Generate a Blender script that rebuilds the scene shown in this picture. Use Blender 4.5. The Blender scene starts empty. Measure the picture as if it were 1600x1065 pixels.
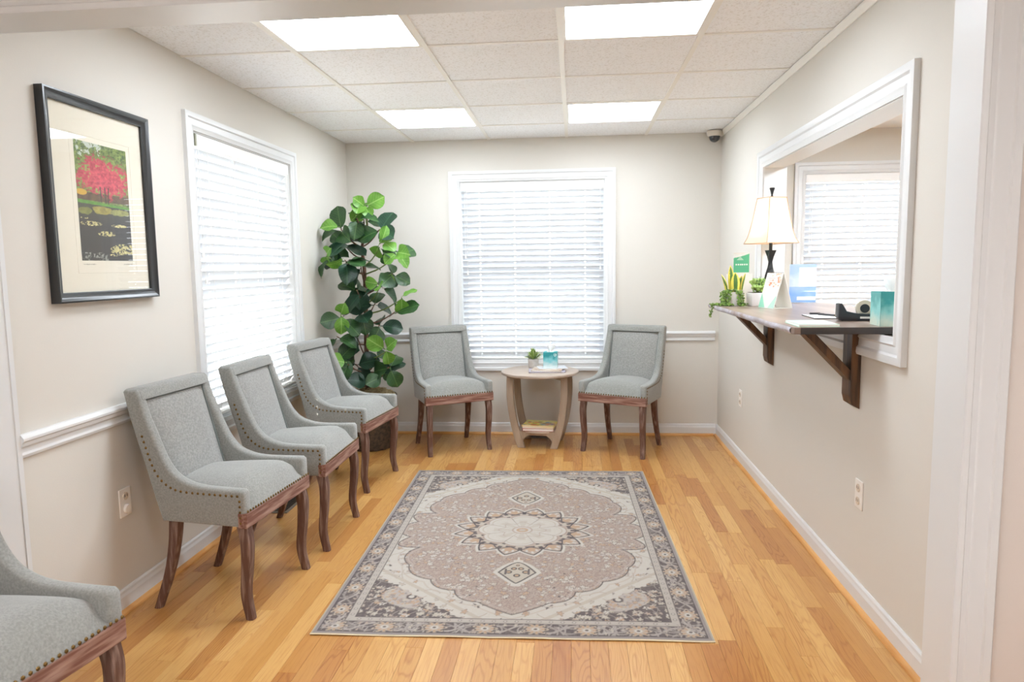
import bpy, bmesh, math, random
import numpy as np
from mathutils import Vector, Matrix

PI = math.pi
R = math.radians
C = bpy.context.scene.collection
SC = bpy.context.scene
random.seed(7)
RNG = np.random.default_rng(11)

# ------------------------------------------------------------------ camera
def make_camera():
    cam = bpy.data.cameras.new('camera')
    o = bpy.data.objects.new('camera', cam)
    C.objects.link(o)
    yaw, pitch, roll = 0.0898, 0.1070, -0.0139
    c, s = math.cos(yaw), math.sin(yaw)
    F = Vector((-s, c, 0)); Rt = Vector((c, s, 0)); U = Vector((0, 0, 1))
    cp, sp = math.cos(pitch), math.sin(pitch)
    F2 = cp * F - sp * U; U2 = sp * F + cp * U
    cr, sr = math.cos(roll), math.sin(roll)
    R3 = cr * Rt + sr * U2; U3 = -sr * Rt + cr * U2
    m = Matrix((R3, U3, -F2)).transposed().to_4x4()
    m.translation = Vector((0.0552, 0.0, 1.3683))
    o.matrix_world = m
    cam.sensor_width = 36.0
    cam.lens = 1092.45 / 1600 * 36
    cam.clip_start = 0.05
    cam.dof.use_dof = True; cam.dof.focus_distance = 3.0; cam.dof.aperture_fstop = 5.6
    SC.camera = o
make_camera()

# ------------------------------------------------------------------ light, sky, exposure
PANEL_E = 17.0           # ceiling light panels
HALL_FILL_E = 41            # fill panels added to the unseen hall ceiling behind the camera
SKY_E = 5.4
SUN_E = 11.0
SC.view_settings.view_transform = 'Standard'
SC.view_settings.look = 'None'
SC.view_settings.gamma = 1.0
SC.view_settings.use_curve_mapping = False
SC.view_settings.exposure = 0.13
try:
    SC.cycles.use_denoising = True
    SC.cycles.max_bounces = 10
    SC.cycles.diffuse_bounces = 6
    SC.cycles.transparent_max_bounces = 16
    SC.cycles.sample_clamp_indirect = 6.0
    SC.cycles.caustics_reflective = False
    SC.cycles.caustics_refractive = False
except Exception:
    pass
w = bpy.data.worlds.new('overcast_sky'); SC.world = w
w.use_nodes = True
bg = w.node_tree.nodes['Background']
bg.inputs[0].default_value = (0.92, 0.96, 1.0, 1); bg.inputs[1].default_value = SKY_E
sun = bpy.data.lights.new('sun', 'SUN'); sun.energy = SUN_E; sun.angle = R(0.45); sun.color = (1, 0.95, 0.86)
so = bpy.data.objects.new('sun', sun); C.objects.link(so); so.location = (-6, -4, 8)
so.rotation_euler = Vector((0.62, 0.80, -0.78)).to_track_quat('-Z', 'Y').to_euler()

# ------------------------------------------------------------------ materials
def lin(r, g, b):
    f = lambda c: (c / 255 / 12.92) if c <= 10 else ((c / 255 + 0.055) / 1.055) ** 2.4
    return (f(r), f(g), f(b), 1)

def M(name, col, rough=0.6, col2=None, cscale=6.0, cstretch=(1, 1, 1), cdetail=4, clow=0.35, chigh=0.65,
      bump=0.0, bscale=60.0, bstretch=(1, 1, 1), metal=0.0, coat=0.0, sheen=0.0, emit=None, estr=0.0, spec=0.5, trans=0.0):
    m = bpy.data.materials.new(name); m.use_nodes = True
    nt = m.node_tree; N = nt.nodes; L = nt.links
    b = N['Principled BSDF']
    c4 = tuple(col) if len(col) == 4 else tuple(col) + (1,)
    b.inputs['Base Color'].default_value = c4
    b.inputs['Roughness'].default_value = rough
    b.inputs['Metallic'].default_value = metal
    b.inputs['Coat Weight'].default_value = coat
    b.inputs['Coat Roughness'].default_value = 0.15
    b.inputs['Sheen Weight'].default_value = sheen
    b.inputs['Specular IOR Level'].default_value = spec
    if emit:
        b.inputs['Emission Color'].default_value = tuple(emit) + (1,); b.inputs['Emission Strength'].default_value = estr
    def coords(st):
        tc = N.new('ShaderNodeTexCoord'); mp = N.new('ShaderNodeMapping')
        mp.inputs['Scale'].default_value = st
        L.new(tc.outputs['Object'], mp.inputs['Vector']); return mp.outputs['Vector']
    if col2 is not None:
        n = N.new('ShaderNodeTexNoise'); n.inputs['Scale'].default_value = cscale; n.inputs['Detail'].default_value = cdetail
        L.new(coords(cstretch), n.inputs['Vector'])
        r = N.new('ShaderNodeValToRGB')
        r.color_ramp.elements[0].position = clow; r.color_ramp.elements[1].position = chigh
        r.color_ramp.elements[0].color = c4
        r.color_ramp.elements[1].color = tuple(col2) if len(col2) == 4 else tuple(col2) + (1,)
        L.new(n.outputs['Fac'], r.inputs['Fac']); L.new(r.outputs['Color'], b.inputs['Base Color'])
    if bump:
        n = N.new('ShaderNodeTexNoise'); n.inputs['Scale'].default_value = bscale; n.inputs['Detail'].default_value = 3
        L.new(coords(bstretch), n.inputs['Vector'])
        bp = N.new('ShaderNodeBump'); bp.inputs['Strength'].default_value = bump; bp.inputs['Distance'].default_value = 0.003
        L.new(n.outputs['Fac'], bp.inputs['Height']); L.new(bp.outputs['Normal'], b.inputs['Normal'])
    if trans:
        t = N.new('ShaderNodeBsdfTranslucent'); t.inputs['Color'].default_value = c4
        mx = N.new('ShaderNodeMixShader'); mx.inputs[0].default_value = trans
        L.new(b.outputs[0], mx.inputs[1]); L.new(t.outputs[0], mx.inputs[2])
        L.new(mx.outputs[0], N['Material Output'].inputs['Surface'])
    return m

def glass_mat(name, tint=(1, 1, 1), ior=1.5, rough=0.0):
    m = bpy.data.materials.new(name); m.use_nodes = True
    nt = m.node_tree; N = nt.nodes; L = nt.links
    N.remove(N['Principled BSDF'])
    t = N.new('ShaderNodeBsdfTransparent'); t.inputs[0].default_value = tuple(tint) + (1,)
    g = N.new('ShaderNodeBsdfGlossy'); g.inputs['Roughness'].default_value = rough
    lw = N.new('ShaderNodeLayerWeight')                     # Schlick reflectance, alike from both faces of the pane
    pw = N.new('ShaderNodeMath'); pw.operation = 'POWER'; pw.inputs[1].default_value = 5.0; L.new(lw.outputs['Facing'], pw.inputs[0])
    f = N.new('ShaderNodeMath'); f.operation = 'MULTIPLY_ADD'; f.inputs[1].default_value = 0.95; f.inputs[2].default_value = ((ior - 1) / (ior + 1)) ** 2
    L.new(pw.outputs[0], f.inputs[0])
    mx = N.new('ShaderNodeMixShader')
    L.new(f.outputs[0], mx.inputs[0]); L.new(t.outputs[0], mx.inputs[1]); L.new(g.outputs[0], mx.inputs[2])
    L.new(mx.outputs[0], N['Material Output'].inputs['Surface'])
    return m

def print_mat(name, rough=0.5, coat=0.0, alpha=1.0):
    m = bpy.data.materials.new(name); m.use_nodes = True
    nt = m.node_tree; N = nt.nodes; L = nt.links
    a = N.new('ShaderNodeVertexColor'); a.layer_name = 'Col'
    b = N['Principled BSDF']; b.inputs['Roughness'].default_value = rough; b.inputs['Coat Weight'].default_value = coat
    L.new(a.outputs['Color'], b.inputs['Base Color'])
    if alpha < 1: b.inputs['Alpha'].default_value = alpha
    return m

wall_paint = M('wall_paint', lin(214, 210, 202), 0.75, bump=0.08, bscale=180)
hall_paint = M('hall_paint', lin(219, 210, 202), 0.75, bump=0.08, bscale=180)
white_trim = M('white_trim', lin(219, 220, 220), 0.38)
tile_mat = M('ceiling_tile', lin(246, 247, 249), 0.9, col2=lin(222, 220, 217), cscale=110, cdetail=6, clow=0.52, chigh=0.72, bump=0.6, bscale=160)
grid_mat = M('ceiling_grid', lin(240, 238, 232), 0.45)
plain_ceiling = M('plain_ceiling', lin(238, 234, 228), 0.9)
panel_mat = M('light_diffuser', (1, 1, 1), 0.5, emit=(0.885, 0.97, 1.06), estr=PANEL_E)
hall_fill_mat = M('hall_fill_diffuser', (1, 1, 1), 0.5, emit=(0.97, 0.96, 1.0), estr=HALL_FILL_E)
office_panel_mat = M('office_light_diffuser', (1, 1, 1), 0.5, emit=(0.86, 0.97, 1.08), estr=PANEL_E * 4.8)
slat_mat = M('blind_slat', lin(222, 226, 231), 0.45, trans=0.03)
blind_white = M('blind_white', lin(244, 243, 240), 0.45)
pane_mat = glass_mat('window_glass')
fabric = M('chenille_fabric', lin(130, 131, 126), 0.9, col2=lin(150, 150, 145), cscale=150, cdetail=8, bump=0.5, bscale=420, bstretch=(1, 1, 1.6), sheen=0.35)
fabric_panel = M('chenille_panel', lin(132, 132, 128), 0.9, col2=lin(155, 154, 150), cscale=120, cdetail=9, bump=0.5, bscale=420, bstretch=(1, 1, 1.6), sheen=0.4)
welt_mat = M('welt_fabric', lin(112, 117, 114), 0.9, bump=0.4, bscale=400)
leg_wood = M('weathered_leg_wood', lin(92, 62, 50), 0.6, col2=lin(172, 146, 132), cscale=75, cstretch=(1, 1, 0.09), cdetail=7, clow=0.48, chigh=0.92, bump=0.3, bscale=90, bstretch=(1, 1, 0.1))
rail_wood = M('weathered_rail_wood', lin(116, 74, 60), 0.6, col2=lin(182, 150, 134), cscale=70, cstretch=(0.09, 1, 1), cdetail=7, clow=0.40, chigh=0.75, bump=0.3, bscale=80, bstretch=(0.1, 1, 1))
brass = M('antique_brass', lin(112, 88, 52), 0.38, metal=1.0)
black_frame = M('black_frame', lin(30, 31, 33), 0.32, coat=0.3)
mat_board = M('mat_board', lin(238, 232, 214), 0.9)
table_wood = M('greywashed_wood', lin(146, 128, 110), 0.55, col2=lin(172, 155, 137), cscale=18, cstretch=(1, 1, 0.15), cdetail=6, bump=0.15, bscale=60, bstretch=(1, 1, .1))
table_top_wood = M('greywashed_top', lin(168, 150, 134), 0.4, col2=lin(190, 174, 160), cscale=14, cstretch=(0.15, 1, 1), cdetail=6)
counter_wood = M('counter_wood', lin(112, 92, 80), 0.32, col2=lin(158, 138, 124), cscale=9, cstretch=(1, 0.12, 1), cdetail=7, clow=0.3, chigh=0.7, coat=0.2)
counter_edge = M('counter_raw_edge', lin(150, 134, 124), 0.6, col2=lin(188, 186, 196), cscale=25, cstretch=(1, 0.4, 1), bump=0.5, bscale=60)
black_wood = M('black_stained_wood', lin(40, 36, 34), 0.45, col2=lin(58, 50, 46), cscale=30, cstretch=(.15, 1, 1))
bracket_wood = M('bracket_wood', lin(58, 40, 26), 0.5, col2=lin(116, 80, 48), cscale=40, cstretch=(1, 1, 0.1), cdetail=6, bump=0.2, bscale=80, bstretch=(1, 1, .1))
outlet_white = M('outlet_plastic', lin(238, 234, 228), 0.35)
outlet_ivory = M('outlet_ivory', lin(214, 200, 182), 0.35)
dark_slot = M('dark_slot', lin(60, 52, 44), 0.6)
bark = M('bark', lin(96, 66, 54), 0.9, col2=lin(140, 108, 92), cscale=60, cstretch=(1, 1, .3), bump=0.6, bscale=120)
def leaf_mat(name, c1, c2, rib, trans, rough):
    m = M(name, c1, rough, col2=c2, cscale=14, trans=trans)
    nt = m.node_tree; N = nt.nodes; L = nt.links; b = N['Principled BSDF']
    src = b.inputs['Base Color'].links[0].from_socket
    tc = N.new('ShaderNodeTexCoord'); sp = N.new('ShaderNodeSeparateXYZ'); L.new(tc.outputs['Object'], sp.inputs[0])
    ab = N.new('ShaderNodeMath'); ab.operation = 'ABSOLUTE'; L.new(sp.outputs[0], ab.inputs[0])
    # midrib and side veins
    k = N.new('ShaderNodeMath'); k.operation = 'LESS_THAN'; k.inputs[1].default_value = .0022; L.new(ab.outputs[0], k.inputs[0])
    v = N.new('ShaderNodeMath'); v.operation = 'MULTIPLY_ADD'; v.inputs[1].default_value = -.75; L.new(ab.outputs[0], v.inputs[0]); L.new(sp.outputs[1], v.inputs[2])
    md = N.new('ShaderNodeMath'); md.operation = 'PINGPONG'; md.inputs[1].default_value = .0095; L.new(v.outputs[0], md.inputs[0])
    lt = N.new('ShaderNodeMath'); lt.operation = 'LESS_THAN'; lt.inputs[1].default_value = .0010; L.new(md.outputs[0], lt.inputs[0])
    hf = N.new('ShaderNodeMath'); hf.operation = 'MULTIPLY'; hf.inputs[1].default_value = .45; L.new(lt.outputs[0], hf.inputs[0])
    mxm = N.new('ShaderNodeMath'); mxm.operation = 'MAXIMUM'; L.new(k.outputs[0], mxm.inputs[0]); L.new(hf.outputs[0], mxm.inputs[1])
    mx = N.new('ShaderNodeMix'); mx.data_type = 'RGBA'; L.new(mxm.outputs[0], mx.inputs[0]); L.new(src, mx.inputs[6]); mx.inputs[7].default_value = rib
    L.new(mx.outputs[2], b.inputs['Base Color'])
    return m
leaf_dark = leaf_mat('leaf_dark', lin(34, 66, 36), lin(56, 94, 48), lin(92, 124, 72), .10, .36)
leaf_deep = leaf_mat('leaf_deep', lin(26, 52, 40), lin(40, 74, 52), lin(70, 104, 76), .08, .34)
leaf_light = leaf_mat('leaf_light', lin(84, 138, 46), lin(122, 170, 70), lin(160, 196, 110), .22, .4)
twig_green = M('green_twig', lin(120, 140, 74), 0.6)
moss_mat = M('moss', lin(146, 128, 94), 0.95, col2=lin(190, 172, 132), cscale=40)
basket_mat = M('dark_basket', lin(52, 42, 34), 0.7, col2=lin(88, 72, 56), cscale=40)
white_ceramic = M('white_ceramic', lin(236, 234, 232), 0.35)
grey_pot = M('concrete_pot', lin(196, 188, 180), 0.8, col2=lin(214, 208, 202), cscale=30)
black_metal = M('black_metal', lin(34, 36, 38), 0.4)
shade_mat = M('lamp_shade', lin(250, 238, 218), 0.8, trans=0.55)
shade_trim = M('shade_trim', lin(206, 170, 140), 0.7)
black_plastic = M('black_plastic', lin(38, 40, 46), 0.4)
paper = M('paper', lin(244, 242, 236), 0.8)
mint = M('mint_card', lin(176, 218, 196), 0.7)
tape_mat = M('tape_roll', lin(222, 214, 196), 0.4)
tissue_mat = M('tissue', lin(250, 250, 250), 0.9, trans=0.3)
camera_white = M('camera_housing', lin(216, 208, 196), 0.4)
smoke_dome = M('smoked_dome', lin(52, 56, 60), 0.08, coat=0.5)
vent_metal = M('vent_metal', lin(110, 100, 88), 0.5, metal=0.4)
vent_dark = M('vent_dark', lin(52, 42, 34), 0.6)
sub_dark = M('dark_subfloor', lin(120, 78, 40), 0.9)
bounce_ground = M('pale_bounce_ground', lin(196, 198, 192), 0.95, col2=lin(214, 216, 212), cscale=2)  # outdoor ground made pale so it bounces light up to the ceiling
shoe_wood = M('shoe_wood', lin(196, 138, 74), 0.4, col2=lin(222, 170, 106), cscale=12, cstretch=(.2, .2, 1))
art_print = print_mat('art_print', 0.5)
gloss_print = print_mat('gloss_print', 0.3, 0.2)
carpet_print = print_mat('rug_pile', 0.95)
clear_print = print_mat('clear_print', 0.25, alpha=0.86)
label_print = M('label_ink', lin(120, 112, 98), 0.8)

def floor_material():
    m = bpy.data.materials.new('oak_floor'); m.use_nodes = True
    nt = m.node_tree; N = nt.nodes; L = nt.links
    b = N['Principled BSDF']
    at = N.new('ShaderNodeAttribute'); at.attribute_name = 'plank_rand'
    geo = N.new('ShaderNodeNewGeometry')
    sc = N.new('ShaderNodeVectorMath'); sc.operation = 'SCALE'; sc.inputs['Scale'].default_value = 37.0
    L.new(at.outputs['Color'], sc.inputs[0])
    ad = N.new('ShaderNodeVectorMath'); ad.operation = 'ADD'
    L.new(geo.outputs['Position'], ad.inputs[0]); L.new(sc.outputs[0], ad.inputs[1])
    def mapped(st):
        mp = N.new('ShaderNodeMapping'); mp.inputs['Scale'].default_value = st
        L.new(ad.outputs[0], mp.inputs['Vector']); return mp.outputs[0]
    ramp = N.new('ShaderNodeValToRGB'); cr = ramp.color_ramp
    cr.elements[0].position = 0.0; cr.elements[0].color = lin(172, 116, 60)
    cr.elements[1].position = 1.0; cr.elements[1].color = lin(208, 166, 105)
    for p, c in ((0.15, lin(184, 132, 71)), (0.45, lin(195, 147, 83)), (0.7, lin(201, 155, 92)), (0.9, lin(206, 162, 98))):
        e = cr.elements.new(p); e.color = c
    sep = N.new('ShaderNodeSeparateColor'); L.new(at.outputs['Color'], sep.inputs[0])
    L.new(sep.outputs[0], ramp.inputs['Fac'])
    # cathedral rings: bands of a stretched noise
    n1 = N.new('ShaderNodeTexNoise'); n1.inputs['Scale'].default_value = 1.0; n1.inputs['Detail'].default_value = 1.5
    L.new(mapped((13, 1.5, 1)), n1.inputs['Vector'])
    mu = N.new('ShaderNodeMath'); mu.operation = 'MULTIPLY'; mu.inputs[1].default_value = 16.0; L.new(n1.outputs['Fac'], mu.inputs[0])
    fr = N.new('ShaderNodeMath'); fr.operation = 'PINGPONG'; fr.inputs[1].default_value = 0.5; L.new(mu.outputs[0], fr.inputs[0])
    r1 = N.new('ShaderNodeValToRGB'); r1.color_ramp.elements[0].position = 0.0; r1.color_ramp.elements[0].color = (1, 1, 1, 1)
    r1.color_ramp.elements[1].position = 0.22; r1.color_ramp.elements[1].color = (0, 0, 0, 1)
    L.new(fr.outputs[0], r1.inputs['Fac'])
    # fine pores
    n2 = N.new('ShaderNodeTexNoise'); n2.inputs['Scale'].default_value = 1.0; n2.inputs['Detail'].default_value = 4
    L.new(mapped((260, 7, 1)), n2.inputs['Vector'])
    r2 = N.new('ShaderNodeValToRGB'); r2.color_ramp.elements[0].position = 0.5; r2.color_ramp.elements[1].position = 0.75
    L.new(n2.outputs['Fac'], r2.inputs['Fac'])
    # large tone drift
    n3 = N.new('ShaderNodeTexNoise'); n3.inputs['Scale'].default_value = 1.0; n3.inputs['Detail'].default_value = 3
    L.new(mapped((9, 2.0, 1)), n3.inputs['Vector'])
    def darken(prev, fac, k, col):
        mul = N.new('ShaderNodeMath'); mul.operation = 'MULTIPLY'; mul.inputs[1].default_value = k; L.new(fac, mul.inputs[0])
        mx = N.new('ShaderNodeMix'); mx.data_type = 'RGBA'; mx.blend_type = 'MULTIPLY'
        L.new(mul.outputs[0], mx.inputs[0]); L.new(prev, mx.inputs[6]); mx.inputs[7].default_value = col
        return mx.outputs[2]
    pk = N.new('ShaderNodeMapRange'); pk.inputs[1].default_value = 0.25; pk.inputs[2].default_value = 0.85; pk.inputs[3].default_value = 0.15
    L.new(sep.outputs[1], pk.inputs[0])
    rm = N.new('ShaderNodeMath'); rm.operation = 'MULTIPLY'; L.new(r1.outputs['Color'], rm.inputs[0]); L.new(pk.outputs[0], rm.inputs[1])
    c = darken(ramp.outputs['Color'], rm.outputs[0], 0.75, (0.70, 0.52, 0.34, 1))
    c = darken(c, r2.outputs['Color'], 0.65, (0.70, 0.52, 0.34, 1))
    c = darken(c, n3.outputs['Fac'], 0.35, (0.86, 0.72, 0.52, 1))
    L.new(c, b.inputs['Base Color'])
    b.inputs['Roughness'].default_value = 0.34
    b.inputs['Coat Weight'].default_value = 0.25; b.inputs['Coat Roughness'].default_value = 0.16
    bp = N.new('ShaderNodeBump'); bp.inputs['Strength'].default_value = 0.06; bp.inputs['Distance'].default_value = 0.002
    L.new(n2.outputs['Fac'], bp.inputs['Height']); L.new(bp.outputs['Normal'], b.inputs['Normal'])
    return m
oak = floor_material()

# ------------------------------------------------------------------ object helpers
def link(name, me, mat=None, parent=None, loc=(0, 0, 0), rot=(0, 0, 0)):
    o = bpy.data.objects.new(name, me)
    C.objects.link(o)
    if mat is not None and me is not None and not me.materials: me.materials.append(mat)
    if parent is not None: o.parent = parent
    o.location = loc; o.rotation_euler = rot
    return o

def empty(name, loc=(0, 0, 0), rz=0.0, parent=None):
    o = bpy.data.objects.new(name, None); C.objects.link(o)
    o.location = loc; o.rotation_euler = (0, 0, rz); o.empty_display_size = 0.1
    if parent: o.parent = parent
    return o

def tag(o, label, cat, group=None, kind=None):
    o['label'] = label; o['category'] = cat
    if group: o['group'] = group
    if kind: o['kind'] = kind
    return o

def struct(o):
    o['kind'] = 'structure'; return o

def bm_mesh(bm, name, smooth=None):
    bmesh.ops.recalc_face_normals(bm, faces=bm.faces)
    me = bpy.data.meshes.new(name); bm.to_mesh(me); bm.free()
    if smooth:
        me.shade_smooth()
        if smooth < 179: me.set_sharp_from_angle(angle=R(smooth))
    return me

def ob(name, bm, mat, parent=None, loc=(0, 0, 0), rot=(0, 0, 0), smooth=None):
    return link(name, bm_mesh(bm, name, smooth), mat, parent, loc, rot)

def add_box(bm, x0, x1, y0, y1, z0, z1, bev=0.0, seg=2):
    vs = [bm.verts.new((x, y, z)) for z in (z0, z1) for y in (y0, y1) for x in (x0, x1)]
    q = [(0, 2, 3, 1), (4, 5, 7, 6), (0, 1, 5, 4), (2, 6, 7, 3), (0, 4, 6, 2), (1, 3, 7, 5)]
    fs = [bm.faces.new([vs[i] for i in f]) for f in q]
    if bev:
        es = list({e for f in fs for e in f.edges})
        bmesh.ops.bevel(bm, geom=es, offset=bev, segments=seg, profile=0.5, affect='EDGES')
    return bm

def box(x0, x1, y0, y1, z0, z1, bev=0.0, seg=2):
    return add_box(bmesh.new(), x0, x1, y0, y1, z0, z1, bev, seg)

def add_tube(bm, pts, rad, n=8, caps=True):
    pts = [Vector(p) for p in pts]
    if not hasattr(rad, '__len__'): rad = [rad] * len(pts)
    rings = []
    t0 = (pts[1] - pts[0]).normalized()
    up = Vector((0, 0, 1)) if abs(t0.z) < 0.9 else Vector((1, 0, 0))
    a = t0.cross(up).normalized()
    for i, p in enumerate(pts):
        t = (pts[min(i + 1, len(pts) - 1)] - pts[max(i - 1, 0)]).normalized()
        a = (a - t * a.dot(t)).normalized(); b = t.cross(a)
        rings.append([bm.verts.new(p + (a * math.cos(2 * PI * k / n) + b * math.sin(2 * PI * k / n)) * rad[i]) for k in range(n)])
    for r0, r1 in zip(rings, rings[1:]):
        for k in range(n): bm.faces.new((r0[k], r0[(k + 1) % n], r1[(k + 1) % n], r1[k]))
    if caps: bm.faces.new(rings[0][::-1]); bm.faces.new(rings[-1])
    return bm

def tube(pts, rad, n=8): return add_tube(bmesh.new(), pts, rad, n)

def lathe(prof, n=24, bm=None, cap0=True, cap1=True, rot0=0.0):
    bm = bm or bmesh.new(); rings = []
    for r, z in prof:
        rings.append([bm.verts.new((r * math.cos(rot0 + 2 * PI * k / n), r * math.sin(rot0 + 2 * PI * k / n), z)) for k in range(n)])
    for a, b in zip(rings, rings[1:]):
        for k in range(n): bm.faces.new((a[k], a[(k + 1) % n], b[(k + 1) % n], b[k]))
    if cap0: bm.faces.new(rings[0][::-1])
    if cap1: bm.faces.new(rings[-1])
    return bm

def prism(poly, axis, a0, a1, bev=0.0, seg=3):
    """polygon in the two other axes, extruded along axis from a0 to a1"""
    bm = bmesh.new()
    def P(u, v, a):
        return {'x': (a, u, v), 'y': (u, a, v), 'z': (u, v, a)}[axis]
    A = [bm.verts.new(P(u, v, a0)) for u, v in poly]; B = [bm.verts.new(P(u, v, a1)) for u, v in poly]
    n = len(poly)
    fa = bm.faces.new(A[::-1]); fb = bm.faces.new(B)
    for i in range(n): bm.faces.new((A[i], A[(i + 1) % n], B[(i + 1) % n], B[i]))
    if bev:
        bmesh.ops.recalc_face_normals(bm, faces=bm.faces)
        bmesh.ops.bevel(bm, geom=list(fa.edges) + list(fb.edges), offset=bev, segments=seg, profile=0.5, affect='EDGES')
    return bm

def spline(pts, n=6):
    """Catmull-Rom through points"""
    P = [Vector(p) for p in pts]; out = []
    for i in range(len(P) - 1):
        p0 = P[i - 1] if i else P[0] * 2 - P[1]; p1, p2 = P[i], P[i + 1]
        p3 = P[i + 2] if i + 2 < len(P) else P[-1] * 2 - P[-2]
        for k in range(n):
            t = k / n
            out.append(0.5 * ((2 * p1) + (p2 - p0) * t + (2 * p0 - 5 * p1 + 4 * p2 - p3) * t * t + (3 * p1 - p0 - 3 * p2 + p3) * t ** 3))
    out.append(P[-1]); return out

def holed_slab(us, zs, holes, t0, t1, axis):
    """wall slab: us, zs = (min,max); holes = [(u0,u1,z0,z1)]; axis = wall normal ('x' or 'y'), thickness t0..t1; welded"""
    U = sorted({us[0], us[1]} | {h[i] for h in holes for i in (0, 1)})
    Z = sorted({zs[0], zs[1]} | {h[i] for h in holes for i in (2, 3)})
    solid = lambda i, j: 0 <= i < len(U) - 1 and 0 <= j < len(Z) - 1 and not any(
        h[0] <= (U[i] + U[i + 1]) / 2 <= h[1] and h[2] <= (Z[j] + Z[j + 1]) / 2 <= h[3] for h in holes)
    bm = bmesh.new(); cache = {}
    def V(i, j, t):
        k = (i, j, t)
        if k not in cache:
            cache[k] = bm.verts.new((t, U[i], Z[j]) if axis == 'x' else (U[i], t, Z[j]))
        return cache[k]
    for i in range(len(U) - 1):
        for j in range(len(Z) - 1):
            if not solid(i, j): continue
            for t in (t0, t1): bm.faces.new((V(i, j, t), V(i + 1, j, t), V(i + 1, j + 1, t), V(i, j + 1, t)))
            for (di, dj, a, b) in ((-1, 0, (i, j), (i, j + 1)), (1, 0, (i + 1, j), (i + 1, j + 1)), (0, -1, (i, j), (i + 1, j)), (0, 1, (i, j + 1), (i + 1, j + 1))):
                if not solid(i + di, j + dj): bm.faces.new((V(*a, t0), V(*b, t0), V(*b, t1), V(*a, t1)))
    return bm

def frame_ring(x0, x1, z0, z1, prof):
    """mitred frame in the XZ plane facing -Y; prof = [(offset outward, height toward -Y)]"""
    bm = bmesh.new(); rings = []
    for t, h in prof:
        rings.append([bm.verts.new((x, -h, z)) for x, z in ((x0 - t, z0 - t), (x1 + t, z0 - t), (x1 + t, z1 + t), (x0 - t, z1 + t))])
    for a, b in zip(rings, rings[1:]):
        for k in range(4): bm.faces.new((a[k], a[(k + 1) % 4], b[(k + 1) % 4], b[k]))
    return bm

def print_grid(name, w, h, arr, mat, parent=None, loc=(0, 0, 0), rot=(0, 0, 0), z=0.0, heights=None):
    """flat print: grid in local XY (width w, height h, centred), arr[row from bottom, col, 3] linear colours at vertices"""
    ny, nx = arr.shape[:2]
    X, Y = np.meshgrid(np.linspace(-w / 2, w / 2, nx), np.linspace(-h / 2, h / 2, ny))
    Zz = np.full_like(X, z) if heights is None else heights
    co = np.stack([X, Y, Zz], -1).reshape(-1, 3).astype(np.float32)
    idx = np.arange(nx * ny).reshape(ny, nx)
    q = np.stack([idx[:-1, :-1], idx[:-1, 1:], idx[1:, 1:], idx[1:, :-1]], -1).reshape(-1, 4).astype(np.int32)
    me = bpy.data.meshes.new(name)
    me.vertices.add(len(co)); me.vertices.foreach_set('co', co.ravel())
    me.loops.add(q.size); me.loops.foreach_set('vertex_index', q.ravel())
    me.polygons.add(len(q)); me.polygons.foreach_set('loop_start', np.arange(0, q.size, 4, dtype=np.int32))
    me.update(calc_edges=True)
    a = me.color_attributes.new('Col', 'FLOAT_COLOR', 'POINT')
    col = np.ones((ny * nx, 4), np.float32); col[:, :3] = arr.reshape(-1, 3)
    a.data.foreach_set('color', col.ravel())
    me.validate()
    return link(name, me, mat, parent, loc, rot)

def srgb(a):
    a = np.asarray(a, float) / 255
    return np.where(a <= 0.04045, a / 12.92, ((a + 0.055) / 1.055) ** 2.4)

def copy_tree(o, parent=None):
    c = o.copy(); C.objects.link(c)
    if parent is not None: c.parent = parent
    for ch in o.children: copy_tree(ch, c)
    return c

# ------------------------------------------------------------------ the room
XL, XR, YB, H = -1.767, 1.184, 5.597, 2.357
T = 0.6096
COLX = [-2 * T, -T, 0.0, T]
Y1 = 5.0616
ROWY = [Y1 - T * k for k in range(0, 5)]            # grid lines, the farthest first
PY0, PY1 = 1.95, 2.09                               # partition with the cased opening
JL, JR, JH = -1.758, 1.093, 2.10
OX0, OX1 = 1.302, 4.2                               # the office beyond the pass-through
WT = 0.118                                          # right wall thickness
WIN_W, WIN_Z0, WIN_Z1 = 1.165, 0.60, 2.04
W1Y, W2X, W4X = 3.862, -0.2785, 2.385
PASS = (2.56, 4.36, 1.0925, 1.935)
HY = -2.2

struct(ob('wall_left', holed_slab((PY0, YB + .14), (0, 2.6), [(W1Y - WIN_W / 2, W1Y + WIN_W / 2, WIN_Z0, WIN_Z1)], XL - .14, XL, 'x'), wall_paint))
struct(ob('wall_back', holed_slab((XL, XR + WT / 2), (0, 2.6), [(W2X - WIN_W / 2, W2X + WIN_W / 2, WIN_Z0, WIN_Z1)], YB, YB + .14, 'y'), wall_paint))
struct(ob('wall_right', holed_slab((PY1, YB), (0, 2.6), [PASS], XR, XR + WT, 'x'), wall_paint))
struct(ob('wall_office_back', holed_slab((XR + WT / 2, OX1 + .1), (0, 2.6), [(W4X - WIN_W / 2, W4X + WIN_W / 2, WIN_Z0, WIN_Z1)], YB, YB + .14, 'y'), wall_paint))
struct(ob('wall_office_right', box(OX1, OX1 + .1, PY0, YB, 0, 2.6), wall_paint))
struct(ob('wall_front', holed_slab((-2.0, OX1 + .1), (0, 2.6), [(JL - .012, JR + .012, -1, JH + .012)], PY0, PY1, 'y'), hall_paint))
struct(ob('wall_hall_left', box(-2.0, -1.9, HY, PY0, 0, 2.6), hall_paint))
struct(ob('wall_hall_right', box(3.0, 3.1, HY, PY0, 0, 2.6), hall_paint))
struct(ob('wall_hall_back', box(-2.0, 3.1, HY - .1, HY, 0, 2.6), hall_paint))
struct(ob('ground', box(-30, 30, -30, 40, -0.6, -0.5), bounce_ground))

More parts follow.
